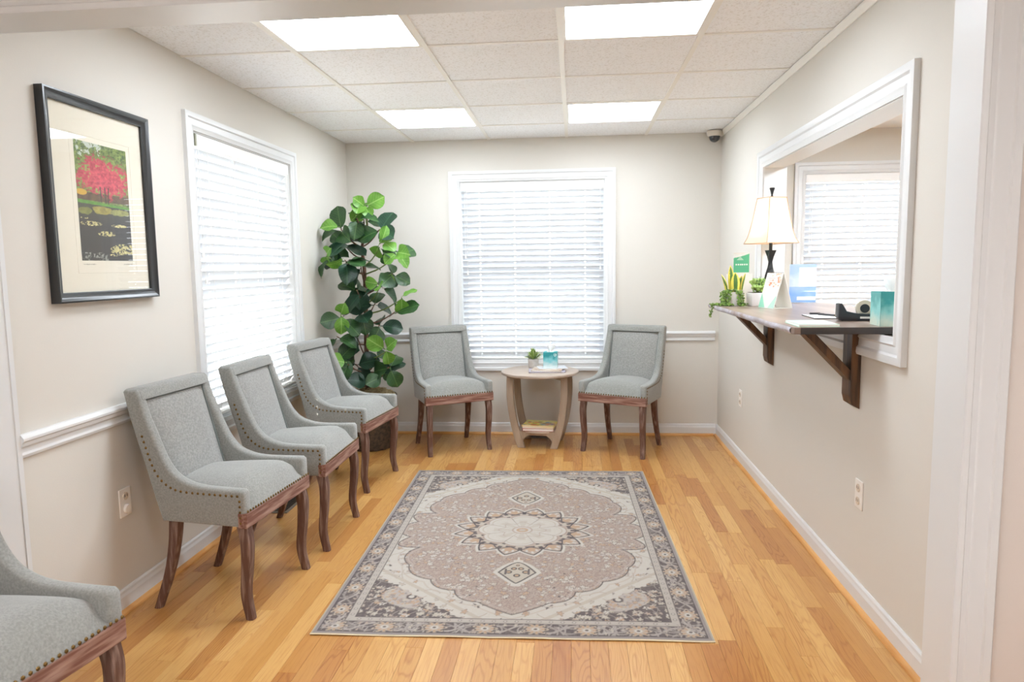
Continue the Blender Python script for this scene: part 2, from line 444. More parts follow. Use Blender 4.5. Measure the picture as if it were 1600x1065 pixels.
bounce_carpet = M('hall_bounce_carpet', lin(176, 170, 160), 0.95, col2=lin(190, 184, 175), cscale=90, bump=.6, bscale=300)  # unseen hall floor made neutral to cut orange bounce into the room
HALL_EDGE = 1.45
struct(ob('floor_hall', box(-2.0, 3.1, HY - .1, HALL_EDGE, -.021, .004), bounce_carpet))

# ---- oak strip floor
def build_floor():
    base = struct(ob('floor', box(-2.0, OX1 + .1, HY - .1, YB + .1, -0.08, -0.021), sub_dark))
    wdt, gap = 0.0665, 0.0004
    planks = []
    x = XL - wdt * 3 + 0.01
    while x < 3.1:
        y = HALL_EDGE - random.random() * 0.8
        while y < YB:
            ln = random.choice((0.40, 0.55, 0.75, 0.9, 1.05, 1.3)) * random.uniform(0.9, 1.1)
            planks.append((x, max(y, HALL_EDGE), min(y + ln, YB)))
            y += ln
        x += wdt
    planks = [p for p in planks if p[2] > p[1] + .02]
    seen = [p for p in planks if p[2] > 2.2 and p[0] > XL - wdt and p[0] < XR + .02]
    rest = [p for p in planks if p not in set(seen)]
    def attr(me, cols):
        a = me.attributes.new('plank_rand', 'FLOAT_COLOR', 'FACE')
        a.data.foreach_set('color', np.array(cols, np.float32).ravel())
    def strip(vs, fs, x0, x1, y0, y1, z):
        b = len(vs); e = 0.0006; zl = -0.019
        vs += [(x0, y0, zl), (x1, y0, zl), (x1, y1, zl), (x0, y1, zl),
               (x0, y0, z - e), (x1, y0, z - e), (x1, y1, z - e), (x0, y1, z - e),
               (x0 + e, y0 + e, z), (x1 - e, y0 + e, z), (x1 - e, y1 - e, z), (x0 + e, y1 - e, z)]
        fs += [(b + 8, b + 9, b + 10, b + 11)]
        for k in range(4):
            j = (k + 1) % 4
            fs += [(b + k, b + j, b + 4 + j, b + 4 + k), (b + 4 + k, b + 4 + j, b + 8 + j, b + 8 + k)]
    # office floor boards live in the same joined part
    for (x0, y0, y1) in seen[:300]:
        vs, fs = [], []
        ln = y1 - y0
        strip(vs, fs, 0, wdt - gap, 0, ln - gap, random.uniform(-0.0003, 0.0))
        me = bpy.data.meshes.new('plank'); me.from_pydata(vs, [], fs)
        c = (random.random(), random.random(), random.random(), 1); attr(me, [c] * len(fs))
        link('plank', me, oak, base, (x0, y0, 0))
    rest += seen[300:]
    vs, fs, cols = [], [], []
    for (x0, y0, y1) in rest:
        n0 = len(fs); strip(vs, fs, x0, x0 + wdt - gap, y0, y1 - gap, 0.0)
        c = (random.random(), random.random(), random.random(), 1); cols += [c] * (len(fs) - n0)
    me = bpy.data.meshes.new('plank_field'); me.from_pydata(vs, [], fs); attr(me, cols)
    link('plank_field', me, oak, base)['kind'] = 'stuff'
build_floor()

# ---- suspended ceiling
def build_ceiling():
    base = struct(ob('ceiling', box(XL - .1, XR + .1, PY0 - .05, YB + .1, H + .10, H + .16), plain_ceiling))
    xs = [XL] + COLX + [XR]; ys = [YB] + ROWY + [PY1]
    lights = {(1, 1), (3, 1), (1, 4), (3, 4)}
    bw = 0.012
    cache = {}
    panels = []
    for i in range(len(xs) - 1):
        for j in range(len(ys) - 1):
            x0, x1, y1, y0 = xs[i], xs[i + 1], ys[j], ys[j + 1]
            if y1 - y0 < 0.03: continue
            if (i, j) in lights: panels.append((x0, x1, y0, y1)); continue
            sx, sy = x1 - x0 - .006, y1 - y0 - .006
            k = (round(sx, 3), round(sy, 3))
            if k not in cache:
                cache[k] = bm_mesh(box(-sx / 2, sx / 2, -sy / 2, sy / 2, 0.004, 0.02), 'ceiling_tile'); cache[k].materials.append(tile_mat)
            link('ceiling_tile', cache[k], None, base, ((x0 + x1) / 2, (y0 + y1) / 2, H))
    for x in COLX: link('grid_bar', bm_mesh(box(-bw, bw, PY1, YB, -0.002, 0.006), 'grid_bar'), grid_mat, base, (x, 0, H))
    for y in ROWY:
        for x0, x1 in zip(xs, xs[1:]):
            a = 0 if x0 == XL else bw; b = 0 if x1 == XR else bw
            link('cross_bar', bm_mesh(box(x0 + a, x1 - b, -bw * .8, bw * .8, -0.0005, 0.006), 'cross_bar'), grid_mat, base, (0, y, H))
    names = {0: 'square recessed light panel nearest the opening above the left chairs', }
    def light(name, x0, x1, y0, y1, z, dm, label):
        t = empty(name, ((x0 + x1) / 2, (y0 + y1) / 2, z))
        sx, sy = (x1 - x0) / 2, (y1 - y0) / 2
        fr = bmesh.new(); a = 0.024
        for (u0, u1, v0, v1) in ((-sx + bw, sx - bw, -sy + bw, -sy + a), (-sx + bw, sx - bw, sy - a, sy - bw), (-sx + bw, -sx + a, -sy + a, sy - a), (sx - a, sx - bw, -sy + a, sy - a)):
            add_box(fr, u0, u1, v0, v1, -0.003, 0.012)
        bmesh.ops.remove_doubles(fr, verts=fr.verts, dist=1e-5)
        ob('frame', fr, grid_mat, t)
        ob('diffuser', box(-sx + a, sx - a, -sy + a, sy - a, 0.004, 0.010), dm, t)
        tag(t, label, 'light', 'recessed ceiling lights')
    labels = ['square ceiling light panel farther in on the left, above the plant side',
              'large square ceiling light panel nearest the opening on the left',
              'square ceiling light panel farther in on the right, before the dome camera',
              'large square ceiling light panel nearest the opening on the right']
    for p, lb in zip(sorted(panels, key=lambda p: (p[0], -p[2])), labels): light('ceiling_light', *p, H, panel_mat, lb)
    # office and hall ceilings
    struct(ob('ceiling_office', box(OX0 - .05, OX1 + .1, PY0, YB, H, H + .05), plain_ceiling))
    light('ceiling_light', 2.05, 2.66, 3.5, 4.11, H - .013, office_panel_mat, 'ceiling light of the office beyond the pass-through window')
    struct(ob('ceiling_hall', box(-2.0, 3.1, HY - .1, PY0 + .05, 2.45, 2.5), plain_ceiling))
    light('ceiling_light', -1.2, -.59, -.6, 0.01, 2.437, hall_fill_mat, 'fill panel added in the unseen hall, over the left side in front of the opening')  # added fill, out of view; no fitting is known there
    light('ceiling_light', .7, 1.31, -.6, 0.01, 2.437, hall_fill_mat, 'fill panel added in the unseen hall, over the right side in front of the opening')  # second added fill panel, also out of view
    # wall angle mouldings
    prof = [(0, 0), (.022, 0), (.022, .006), (.006, .03), (0, .03)]
    struct(ob('trim_1', prism([(XR - u, H - v) for u, v in prof], 'y', PY1, YB), grid_mat))
build_ceiling()

# ---- baseboards, shoe mouldings, chair rails
BBP = [(0, 0), (.014, 0), (.014, .066), (.010, .078), (.009, .088), (.004, .095), (0, .095)]
SHP = [(.014, 0), (.030, 0), (.029, .008), (.024, .015), (.014, .019)]
RLP = [(0, .760), (.010, .760), (.013, .770), (.010, .778), (.010, .792), (.018, .800), (.020, .812), (.026, .818), (.026, .826), (.020, .832), (.016, .838), (0, .838)]
def runs(name, prof, mat, side, a0, a1):
    if side == 'left': bm = prism([(XL + u, z) for u, z in prof], 'y', a0, a1)
    elif side == 'right': bm = prism([(XR - u, z) for u, z in prof], 'y', a0, a1)
    else: bm = prism([(YB - u, z) for u, z in prof], 'x', a0, a1)
    return struct(ob(name, bm, mat))
runs('baseboard_left', BBP, white_trim, 'left', PY1, YB)
runs('baseboard_right', BBP, white_trim, 'right', PY1, YB)
runs('baseboard_back', BBP, white_trim, 'back', XL + .014, XR - .014)
runs('trim_4', SHP, shoe_wood, 'left', PY1, YB - .014)
runs('trim_5', SHP, shoe_wood, 'right', PY1, YB - .014)
runs('trim_6', SHP, shoe_wood, 'back', XL + .03, XR - .03)
CAS = 0.075
runs('trim_7', RLP, white_trim, 'left', PY1, W1Y - WIN_W / 2 - CAS)
runs('trim_8', RLP, white_trim, 'left', W1Y + WIN_W / 2 + CAS, YB)
runs('trim_9', RLP, white_trim, 'back', XL + .026, W2X - WIN_W / 2 - CAS)
runs('trim_10', RLP, white_trim, 'back', W2X + WIN_W / 2 + CAS, XR - .03)

# ---- the cased opening the picture is taken through
def build_opening():
    t = struct(empty('door_1', ((JL + JR) / 2, PY0, 0)))
    ox = (JL + JR) / 2
    L_, R_ = JL - ox, JR - ox; d = PY1 - PY0
    ob('jamb', box(L_ - .012, L_, -.012, d + .004, 0, JH), white_trim, t)
    ob('jamb', box(R_, R_ + .012, -.012, d + .004, 0, JH), white_trim, t)
    ob('head_jamb', box(L_ - .012, R_ + .012, -.012, d + .004, JH, JH + .012), white_trim, t)
    ob('edge_bead', box(L_, L_ + .004, d - .014, d + .004, 0, JH), white_trim, t)
    prof = [(.004, .0), (.004, .012), (.016, .016), (.020, .012), (.034, .012), (.038, .015), (.075, .018), (.08, .024), (.098, .026), (.102, .022), (.102, 0)]
    for sgn, x in ((1, R_), (-1, L_)):
        ob('casing', prism([(x + sgn * u, -h) for u, h in prof], 'z', 0, JH + .004), white_trim, t)
    ob('head_casing', prism([(-h, JH + u) for u, h in prof], 'x', L_ - .102, R_ + .102), white_trim, t)
build_opening()

# ------------------------------------------------------------------ windows and blinds
CASP = [(-.006, 0), (-.006, .010), (.004, .012), (.014, .017), (.022, .013), (.046, .014), (.052, .020), (.066, .022), (.075, .020), (.075, 0)]
def build_window(name, loc, rz):
    """local: XZ plane on the inner wall face, +Y outdoors, z = 0 at the bottom of the opening"""
    w2, h = WIN_W / 2, WIN_Z1 - WIN_Z0
    t = struct(empty(name, loc, rz))
    ob('casing', frame_ring(-w2, w2, 0, h, CASP), white_trim, t, smooth=30)
    j = bmesh.new()
    add_box(j, -w2, -w2 + .012, 0, .14, 0, h); add_box(j, w2 - .012, w2, 0, .14, 0, h)
    add_box(j, -w2 + .012, w2 - .012, 0, .14, h - .012, h); add_box(j, -w2 + .012, w2 - .012, 0, .14, 0, .014)
    bmesh.ops.remove_doubles(j, verts=j.verts, dist=1e-5)
    ob('jamb_liner', j, white_trim, t)
    for k, (z0, z1, y) in enumerate(((.014, h / 2 + .015, .085), (h / 2 - .015, h - .012, .112))):
        s = bmesh.new(); x = w2 - .012; a = .04
        add_box(s, -x, x, y, y + .025, z0, z0 + a); add_box(s, -x, x, y, y + .025, z1 - a * .8, z1)
        add_box(s, -x, -x + a, y, y + .025, z0 + a, z1 - a * .8); add_box(s, x - a, x, y, y + .025, z0 + a, z1 - a * .8)
        bmesh.ops.remove_doubles(s, verts=s.verts, dist=1e-5)
        so_ = ob('sash', s, white_trim, t)
        ob('pane', box(-x + a, x - a, y + .010, y + .014, z0 + a, z1 - a * .8), pane_mat, so_)
    return t
build_window('window_1', (XL, W1Y, WIN_Z0), PI / 2)
build_window('window_2', (W2X, YB, WIN_Z0), 0)
build_window('window_4', (W4X, YB, WIN_Z0), 0)

def slat_mesh():
    """curved 50 mm slat with four cord slots, length along X"""
    L2 = WIN_W / 2 - .018
    holes = [-.42, -.14, .14, .42]
    xs = [-L2]
    for hx in holes: xs += [hx - .006, hx + .006]
    xs.append(L2)
    ys = [-.025, -.014, -.0045, .0045, .014, .025]
    bm = bmesh.new(); th = .0028
    crown = lambda y: .003 * (1 - (y / .025) ** 2)
    up = {}; dn = {}
    for i, x in enumerate(xs):
        for j, y in enumerate(ys):
            up[i, j] = bm.verts.new((x, y, crown(y) + th / 2)); dn[i, j] = bm.verts.new((x, y, crown(y) - th / 2))
    isol = lambda i, j: 0 <= i < len(xs) - 1 and 0 <= j < len(ys) - 1 and not (i % 2 == 1 and j == 2)
    for i in range(len(xs) - 1):
        for j in range(len(ys) - 1):
            if not isol(i, j): continue
            bm.faces.new((up[i, j], up[i + 1, j], up[i + 1, j + 1], up[i, j + 1]))
            bm.faces.new((dn[i, j], dn[i, j + 1], dn[i + 1, j + 1], dn[i + 1, j]))
            for di, dj, a, b in ((-1, 0, (i, j), (i, j + 1)), (1, 0, (i + 1, j), (i + 1, j + 1)), (0, -1, (i, j), (i + 1, j)), (0, 1, (i, j + 1), (i + 1, j + 1))):
                if not isol(i + di, j + dj): bm.faces.new((up[a], up[b], dn[b], dn[a]))
    me = bm_mesh(bm, 'slat'); me.materials.append(slat_mat); return me
SLAT = slat_mesh()

def build_blind(loc, rz, label, tilt=47, clip=False):
    t = empty('window_blind', loc, rz)
    tag(t, label, 'blind', 'white slatted window blinds')
    h = WIN_Z1 - WIN_Z0; L2 = WIN_W / 2 - .014
    ob('valance', box(-L2, L2, .002, .012, h - .075, h - .013, .003), blind_white, t)
    ob('headrail', box(-L2 + .004, L2 - .004, .014, .06, h - .055, h - .014), blind_white, t)
    n = 29; top = h - .098; pitch = (top - .058) / (n - 1)
    yc = .038
    for k in range(n):
        link('slat', SLAT, None, t, (0, yc, top - k * pitch), (R(-tilt + random.uniform(-1.2, 1.2)), 0, 0))
    ob('bottom_rail', box(-L2 + .004, L2 - .004, yc - .024, yc + .024, .018, .032, .003), blind_white, t)
    for x in (-.42, -.14, .14, .42):
        c = bmesh.new()
        add_tube(c, [(x, .012, h - .07), (x, .012, .03)], .0011, 4)
        ob('ladder_cord', c, blind_white, t)
    for x, zb in ((-L2 + .035, .86), (-L2 + .05, .73), (L2 - .03, .76)):
        cd = ob('tilt_cord', tube([(x, .003, h - .075), (x, .001, zb)], .0012, 4), blind_white, t)
        ob('tassel', lathe([(.002, .03), (.006, .02), (.008, .002), (.007, 0)], 8), blind_white, cd, (x, .001, zb - .03))
    if clip:
        ob('valance_clip', box(-L2 + .002, -L2 + .016, -.012, .004, h - .075, h - .018, .002), M('clip_plastic', lin(150, 152, 132), .4), t)['label'] = 'greenish grey plastic valance clip'
build_blind((XL, W1Y, WIN_Z0), PI / 2, 'white slatted blind in the left wall window behind the chairs', clip=True)
build_blind((W2X, YB, WIN_Z0), 0, 'white slatted blind in the back wall window above the round table')
build_blind((W4X, YB, WIN_Z0), 0, 'white slatted blind in the office window seen through the pass-through')

# ---- pass-through window in the right wall
def build_pass():
    y0, y1, z0, z1 = PASS
    yc = (y0 + y1) / 2
    t = struct(empty('window_3', (XR, yc, 0), -PI / 2))      # local +Y points into the office (+X)
    w2 = (y1 - y0) / 2
    prof = [(-.006, 0), (-.006, .010), (.006, .013), (.018, .018), (.026, .013), (.052, .015), (.060, .022), (.078, .024), (.088, .021), (.088, 0)]
    ob('casing', frame_ring(-w2, w2, z0, z1, prof), white_trim, t, smooth=30)
    ob('casing', frame_ring(-w2, w2, z0, z1, [(u, -WT - hh) for u, hh in prof]), white_trim, t, smooth=30)
    j = bmesh.new(); a = .010
    add_box(j, -w2, -w2 + a, -.004, WT + .004, z0, z1); add_box(j, w2 - a, w2, -.004, WT + .004, z0, z1)
    add_box(j, -w2 + a, w2 - a, -.004, WT + .004, z1 - a, z1); add_box(j, -w2 + a, w2 - a, -.004, WT + .004, z0 - .012, z0 - .002)
    bmesh.ops.remove_doubles(j, verts=j.verts, dist=1e-5)
    ob('jamb_liner', j, white_trim, t)
build_pass()

# ------------------------------------------------------------------ chairs
def make_chair(label):
    """local: +Y front, +X right, Z up"""
    t = empty('dining_chair')
    tag(t, label, 'chair', 'grey upholstered chairs with nailhead trim')
    hw = lambda y: 0.228 + (min(max(y, -.3), .22) + .3) / .52 * .034
    # side panel: arm and wing in one
    edge = [(.219, .378), (.220, .45), (.219, .515), (.206, .527), (.12, .527), (.03, .530), (-.030, .541), (-.086, .567), (-.126, .612), (-.156, .672), (-.182, .738), (-.212, .810), (-.236, .893), (-.246, .905)]
    back = [(-.296, .905), (-.306, .895), (-.285, .80), (-.256, .70), (-.228, .61), (-.203, .52), (-.180, .44), (-.160, .378)]
    front = [tuple(v) for v in [(p.x, p.y) for p in spline([(a, b, 0) for a, b in edge[4:13]], 3)]]
    poly = edge[:4] + front + edge[13:] + back
    for s in (-1, 1):
        bm = prism(poly, 'x', -.0235, .0235, .014, 3)
        for v in bm.verts: v.co.x = s * (hw(v.co.y) - .0235) + v.co.x
        ob('side_panel', bm, fabric, t, smooth=50)
    # back: shell, top roll, padded panel with welt
    yb = lambda z: -.160 - .146 * ((z - .378) / .527) ** .95
    zs = [.378, .46, .55, .64, .73, .82, .898]
    poly = [(yb(z) + .006, z) for z in zs] + [(yb(z) + .050, z) for z in zs[::-1]]
    ob('back_shell', prism(poly, 'x', -.205, .205), fabric, t, smooth=40)
    ob('top_roll', prism([(-.305, .864), (-.306, .893), (-.297, .905), (-.246, .905), (-.234, .893), (-.226, .862)], 'x', -.215, .215, .004, 2), fabric, t, smooth=50)
    nx, nz = 9, 13
    bm = bmesh.new(); vv = {}
    for i in range(nx):
        for k in range(nz):
            a, b = i / (nx - 1) * 2 - 1, k / (nz - 1)
            z = .44 + b * .422
            x = a * (.178 + .008 * b)
            dome = .020 * (1 - a ** 6) * (1 - (2 * b - 1) ** 8)
            vv[i, k] = bm.verts.new((x, yb(z) + .050 + dome, z))
    for i in range(nx - 1):
        for k in range(nz - 1): bm.faces.new((vv[i, k], vv[i + 1, k], vv[i + 1, k + 1], vv[i, k + 1]))
    ob('backrest_panel', bm, fabric_panel, t, smooth=180)
    zz = np.linspace(.47, .856, 10)
    wp = [(-(.178 + .008 * (z - .44) / .42), yb(z) + .053, z) for z in zz] + [(.178 + .008 * (z - .44) / .42, yb(z) + .053, z) for z in zz[::-1]]
    ob('welt', tube(wp, .0042, 6), welt_mat, t, smooth=180)
    # seat cushion
    nx, ny = 17, 15
    bm = bmesh.new(); vv = {}
    for i in range(nx):
        for k in range(ny):
            a, b = i / (nx - 1) * 2 - 1, k / (ny - 1)
            y = -.165 + b * .389
            x = a * (hw(y) - .043)
            fr = max(0.0, (b - .72) / .28)
            z = .548 - .045 * abs(a) ** 3.2 - .098 * fr ** 2.6 - .02 * (1 - b) ** 2
            if k == ny - 1: z = .437
            vv[i, k] = bm.verts.new((x, y - (0.008 * abs(a) ** 6 if b > .9 else 0), z))
    for i in range(nx - 1):
        for k in range(ny - 1): bm.faces.new((vv[i, k], vv[i + 1, k], vv[i + 1, k + 1], vv[i, k + 1]))
    ob('seat_cushion', bm, fabric, t, smooth=180)
    ob('seat_base', box(-.215, .215, -.15, .20, .380, .43), fabric, t)
    # wooden front rail
    ob('front_rail', box(-.262, .262, .186, .224, .376, .437, .004), rail_wood, t)['label'] = 'reddish weathered wooden front rail'
    # nailhead trim
    bm = bmesh.new()
    def nail(p, n):
        n = Vector(n).normalized(); a = n.orthogonal().normalized(); b = n.cross(a); p = Vector(p)
        top = bm.verts.new(p + n * .0040)
        r0 = [bm.verts.new(p + (a * math.cos(q) + b * math.sin(q)) * .0060) for q in np.linspace(0, 2 * PI, 7)[:-1]]
        r1 = [bm.verts.new(p + (a * math.cos(q) + b * math.sin(q)) * .0040 + n * .0030) for q in np.linspace(0, 2 * PI, 7)[:-1]]
        for k in range(6):
            j = (k + 1) % 6
            bm.faces.new((r0[k], r0[j], r1[j], r1[k])); bm.faces.new((r1[k], r1[j], top))
    for k in range(27): nail((-.25 + k * .5 / 26, .2235, .4425), (0, 1, .2))
    for s in (-1, 1):
        line = spline([(s, y, z) for y, z in ((-.226, .72), (-.210, .67), (-.190, .61), (-.160, .557), (-.115, .522), (-.06, .507), (.05, .504), (.195, .504))], 24)
        acc = 0; last = line[0]
        for p in line:
            if (p - last).length > .0228 or p is line[0]:
                nail((s * (hw(p.y) + .0002), p.y, p.z), (s, 0, 0)); last = p
        for k in range(5): nail((s * (hw(.195) + .0002), .197, .484 - k * .0215), (s, 0, 0))
    ob('nailhead_trim', bm, brass, t, smooth=180)['kind'] = 'stuff'
    # cabriole front legs, swept rear legs
    def leg(path, rads):
        pts = spline(path, 4); n = len(pts); bm = bmesh.new(); rings = []
        for i, p in enumerate(pts):
            u = i / (n - 1); r = rads[0] + (rads[1] - rads[0]) * u
            rings.append([bm.verts.new((p.x + a * r * (1 if abs(a) != abs(b) else .8), p.y + b * r * (1 if abs(a) != abs(b) else .8), p.z)) for a, b in ((1, 0), (1, 1), (0, 1), (-1, 1), (-1, 0), (-1, -1), (0, -1), (1, -1))])
        for r0, r1 in zip(rings, rings[1:]):
            for k in range(8): bm.faces.new((r0[k], r0[(k + 1) % 8], r1[(k + 1) % 8], r1[k]))
        bm.faces.new(rings[0]); bm.faces.new(rings[-1])
        return bm
    for s in (-1, 1):
        ob('leg', leg([(s * .228, .192, .378), (s * .231, .203, .31), (s * .229, .197, .21), (s * .228, .186, .10), (s * .232, .203, 0)], (.026, .018)), leg_wood, t, smooth=50)
    for s in (-1, 1):
        ob('leg', leg([(s * .19, -.128, .380), (s * .192, -.142, .27), (s * .196, -.170, .15), (s * .202, -.225, 0)], (.025, .017)), leg_wood, t, smooth=50)
    return t

def place_chairs():
    c = make_chair('')
    spots = [(-1.400, 2.773, (.996, -.09), 'grey upholstered chair by the left wall below the framed picture'),
             (-1.355, 3.423, (1, 0.0), 'grey upholstered chair in front of the left window, second from the picture'),
             (-1.385, 4.320, (.991, -.13), 'grey upholstered chair by the left window standing next to the potted tree'),
             (-.885, 5.170, (.485, -.875), 'grey upholstered chair left of the round side table'),
             (.412, 5.165, (-.445, -.895), 'grey upholstered chair right of the round side table'),
             (-1.425, 1.485, (.985, -.17), 'grey upholstered chair nearest the viewer, cut off at the lower left corner')]
    for i, (x, y, f, lb) in enumerate(spots):
        o = c if i == 0 else copy_tree(c)
        o.location = (x, y, 0); o.rotation_euler.z = math.atan2(-f[0], f[1]); o['label'] = lb
place_chairs()

# ------------------------------------------------------------------ rug
def rug_pattern(nx, ny, W, L):
    S = 2
    U, V = np.meshgrid((np.arange(nx * S) + .5) / (nx * S) * W - W / 2, (np.arange(ny * S) + .5) / (ny * S) * L - L / 2)
    a, b = np.abs(U), np.abs(V)
    ivory, cream, taupe, taupe2, dark, grey, peach, ink = (srgb(c) for c in ((232, 224, 212), (218, 206, 188), (184, 160, 148), (202, 182, 168), (92, 82, 84), (166, 156, 150), (214, 176, 142), (66, 60, 66)))
    img = np.empty(U.shape + (3,)); img[:] = ivory
    put = lambda m, c: img.__setitem__(m, c)
    hx, hy = W / 2, L / 2
    ex, ey = hx - a, hy - b; e = np.minimum(ex, ey)
    rs = np.random.default_rng(5)
    stepx, stepy = W / (nx * S), L / (ny * S)
    def window(cx_, cy_, R_):
        i0, i1 = max(int((cx_ - R_ + hx) / stepx), 0), int((cx_ + R_ + hx) / stepx) + 1
        j0, j1 = max(int((cy_ - R_ + hy) / stepy), 0), int((cy_ + R_ + hy) / stepy) + 1
        return slice(j0, j1), slice(i0, i1)
    def scatter(mask, n, rad, cols, asp=1.0, outline=None, bx=(0, 1), by=(0, 1)):
        px = rs.uniform(bx[0] * hx, bx[1] * hx, n); py = rs.uniform(by[0] * hy, by[1] * hy, n); rr = rs.uniform(*rad, n); ci = rs.integers(0, len(cols), n); an = rs.uniform(0, PI, n)
        for k in range(n):
            for sx in (-1, 1):
                for sy in (-1, 1):
                    cx_, cy_ = sx * px[k], sy * py[k]; r = rr[k]
                    w = window(cx_, cy_, r * max(1, asp) * 1.25)
                    u = U[w] - cx_; v = V[w] - cy_; q = an[k] * sx * sy
                    p, w_ = u * math.cos(q) + v * math.sin(q), -u * math.sin(q) + v * math.cos(q)
                    rad_ = np.hypot(p / max(1, asp), w_) / (.74 + .26 * np.cos(5 * np.arctan2(w_, p)))
                    if outline is not None: img[w][(rad_ < r * 1.3) & mask[w]] = outline
                    img[w][(rad_ < r) & mask[w]] = cols[ci[k]]
                    if r > .009: img[w][(np.hypot(p, w_) < r * .28) & mask[w]] = cols[(ci[k] + 1) % len(cols)]
    def tendrils(mask, n, ln, col, wd=.0028, bx=(0, 1), by=(0, 1)):
        for k in range(n):
            x0, y0, q, cv = rs.uniform(bx[0] * hx, bx[1] * hx), rs.uniform(by[0] * hy, by[1] * hy), rs.uniform(0, 2 * PI), rs.uniform(-26, 26)
            for t in np.arange(0, ln, .003):
                x0 += .003 * math.cos(q + cv * t); y0 += .003 * math.sin(q + cv * t)
                for sx in (-1, 1):
                    for sy in (-1, 1):
                        w = window(sx * x0, sy * y0, wd * 1.2)
                        img[w][(np.hypot(U[w] - sx * x0, V[w] - sy * y0) < wd) & mask[w]] = col
    bo, g0, g1 = .100, .108, .137
    inner = e > g1
    # the field: a lozenge of outward scallops between cusps, one mirrored quadrant
    cusps = [(0, .885), (.145, .785), (.255, .685), (.375, .585), (.500, .440), (.490, .235), (.565, .105), (.625, 0)]
    bulge = [.006, .030, .030, .034, .045, .085, .022, .006]
    poly = []
    for (p0, p1), bl in zip(zip(cusps, cusps[1:]), bulge[:7]):
        p0, p1 = Vector(p0), Vector(p1); d = p1 - p0; n_ = Vector((-d.y, d.x)).normalized()
        if n_.dot((p0 + p1)) < 0: n_ = -n_
        for k in range(8):
            t = k / 8; q = p0 + d * t + n_ * bl * math.sin(PI * t) ** .8
            poly.append((q.x, q.y))
    poly.append(cusps[-1])
    ring = poly + [(0, 0)]
    field = np.zeros(U.shape, bool); dist = np.full(U.shape, 9.0)
    for k in range(len(ring)):
        (x0, y0), (x1, y1) = ring[k], ring[(k + 1) % len(ring)]
        if y0 != y1: field ^= ((y0 > b) != (y1 > b)) & (a < (x1 - x0) * (b - y0) / (y1 - y0) + x0)
        if k < len(poly) - 1:
            dx, dy = x1 - x0, y1 - y0; t = np.clip(((a - x0) * dx + (b - y0) * dy) / (dx * dx + dy * dy), 0, 1)
            dist = np.minimum(dist, np.hypot(a - x0 - t * dx, b - y0 - t * dy))
    field &= inner
    band = inner & ~field
    sx_, sy_ = ex - g1, ey - g1
    dg = sx_ / .44 + sy_ / .385
    zig = .05 * np.abs(((sx_ - sy_) * 17) % 2 - 1) + .03 * np.abs(((sx_ - sy_) * 41) % 2 - 1)
    sp = (dg < .97 - zig) & inner
    put(band, ivory)
    put(band & (np.abs(dg - 1.10) < .035), cream)
    put(band & (np.abs(dist - .030) < .004), srgb((222, 208, 194)))
    tendrils(band & ~sp, 60, .09, srgb((204, 192, 178)), .0025)
    scatter(band & ~sp, 150, (.006, .012), [peach, cream, taupe2], 1.7, grey)
    scatter(band & ~sp, 90, (.004, .007), [dark, grey], 2.0)
    put(sp, dark)
    tendrils(sp, 60, .12, grey, .0024, (.2, .83), (.45, .88))
    scatter(sp, 420, (.006, .013), [cream, ivory, taupe2, peach, grey, cream], 1.6, None, (.2, .83), (.45, .88))
    scatter(sp, 110, (.003, .006), [ink], 1.6, None, (.2, .83), (.45, .88))
    ux, uy = sx_ - .15, sy_ - .155
    pais = (np.hypot(ux * .72 - uy * .69, (ux * .69 + uy * .72) * (1.7 + 3 * (ux - uy))) < .105) & sp
    put(pais, srgb((206, 196, 188)))
    scatter(pais, 420, (.004, .009), [peach, taupe, cream, grey], 1.5, None, (.45, .83), (.6, .88))
    put(pais & (np.hypot(ux - .035, uy - .015) < .022), dark); put(pais & (np.hypot(ux - .035, uy - .015) < .012), ivory)
    put(field, taupe)
    noise = np.kron(rs.random((ny * S // 3 + 1, nx * S // 4 + 1)), np.ones((3, 4)))[:ny * S, :nx * S]
    put(field & (noise > .60), taupe2)
    tendrils(field, 130, .11, srgb((200, 182, 170)), .0024)
    scatter(field, 640, (.007, .014), [cream, ivory, peach, srgb((206, 192, 184)), ivory], 1.5, srgb((150, 130, 122)))
    scatter(field, 380, (.003, .006), [grey, dark, peach, cream], 1.5)
    put(inner & (dist < .0030), dark)
    put(field & (np.abs(dist - .016) < .004), srgb((206, 190, 178)))
    # medallion: sixteen outlined petals round a pale rosette
    U2 = U / 1.10; th = np.arctan2(V, U2); r = np.hypot(U2, V); n = 16
    ph = (th / (2 * PI) * n) % 1 * 2 - 1
    star = .262 + .062 * (1 - np.abs(ph)) ** .9
    put((r < star + .016) & field, ivory)
    put(r < star, ink); put(r < star - .011, taupe2)
    put((np.abs(ph) > .80) & (r > .19) & (r < star), ink)
    put((np.abs(r - .255) < .028 * (1 - np.abs(ph) * 1.5)), peach)
    put((np.abs(np.abs(ph) - .42) < .10) & (np.abs(r - .268) < .012), ivory)
    put((np.abs(ph) < .10) & (np.abs(r - .288) < .012), ivory)
    put(np.abs(r - .240 - .014 * np.cos(th * n)) < .0045, ink)
    put((np.abs(r - .222) < .007) & (np.abs(ph) < .5), dark)
    put((np.abs(r - .214) < .012) & (np.abs(ph) > .55), cream)
    ros = .168 + .034 * np.abs(np.cos(th * 4 + .2)) ** .6
    put(r < ros + .008, taupe); put(r < ros + .003, ivory)
    put((np.abs(r - ros + .016) < .0032), srgb((214, 200, 186)))
    put((r < .135) & (r > .045) & (np.cos(th * 8) > .25), srgb((222, 212, 198)))
    put((np.abs(np.cos(th * 4 + .2)) < .05) & (r < ros) & (r > .05), grey)
    put((np.abs(r - .10 - .012 * np.cos(th * 8)) < .003), srgb((206, 190, 176)))
    put(np.abs(r - .045) < .004, taupe2); put(r < .028, peach); put(r < .016, cream)
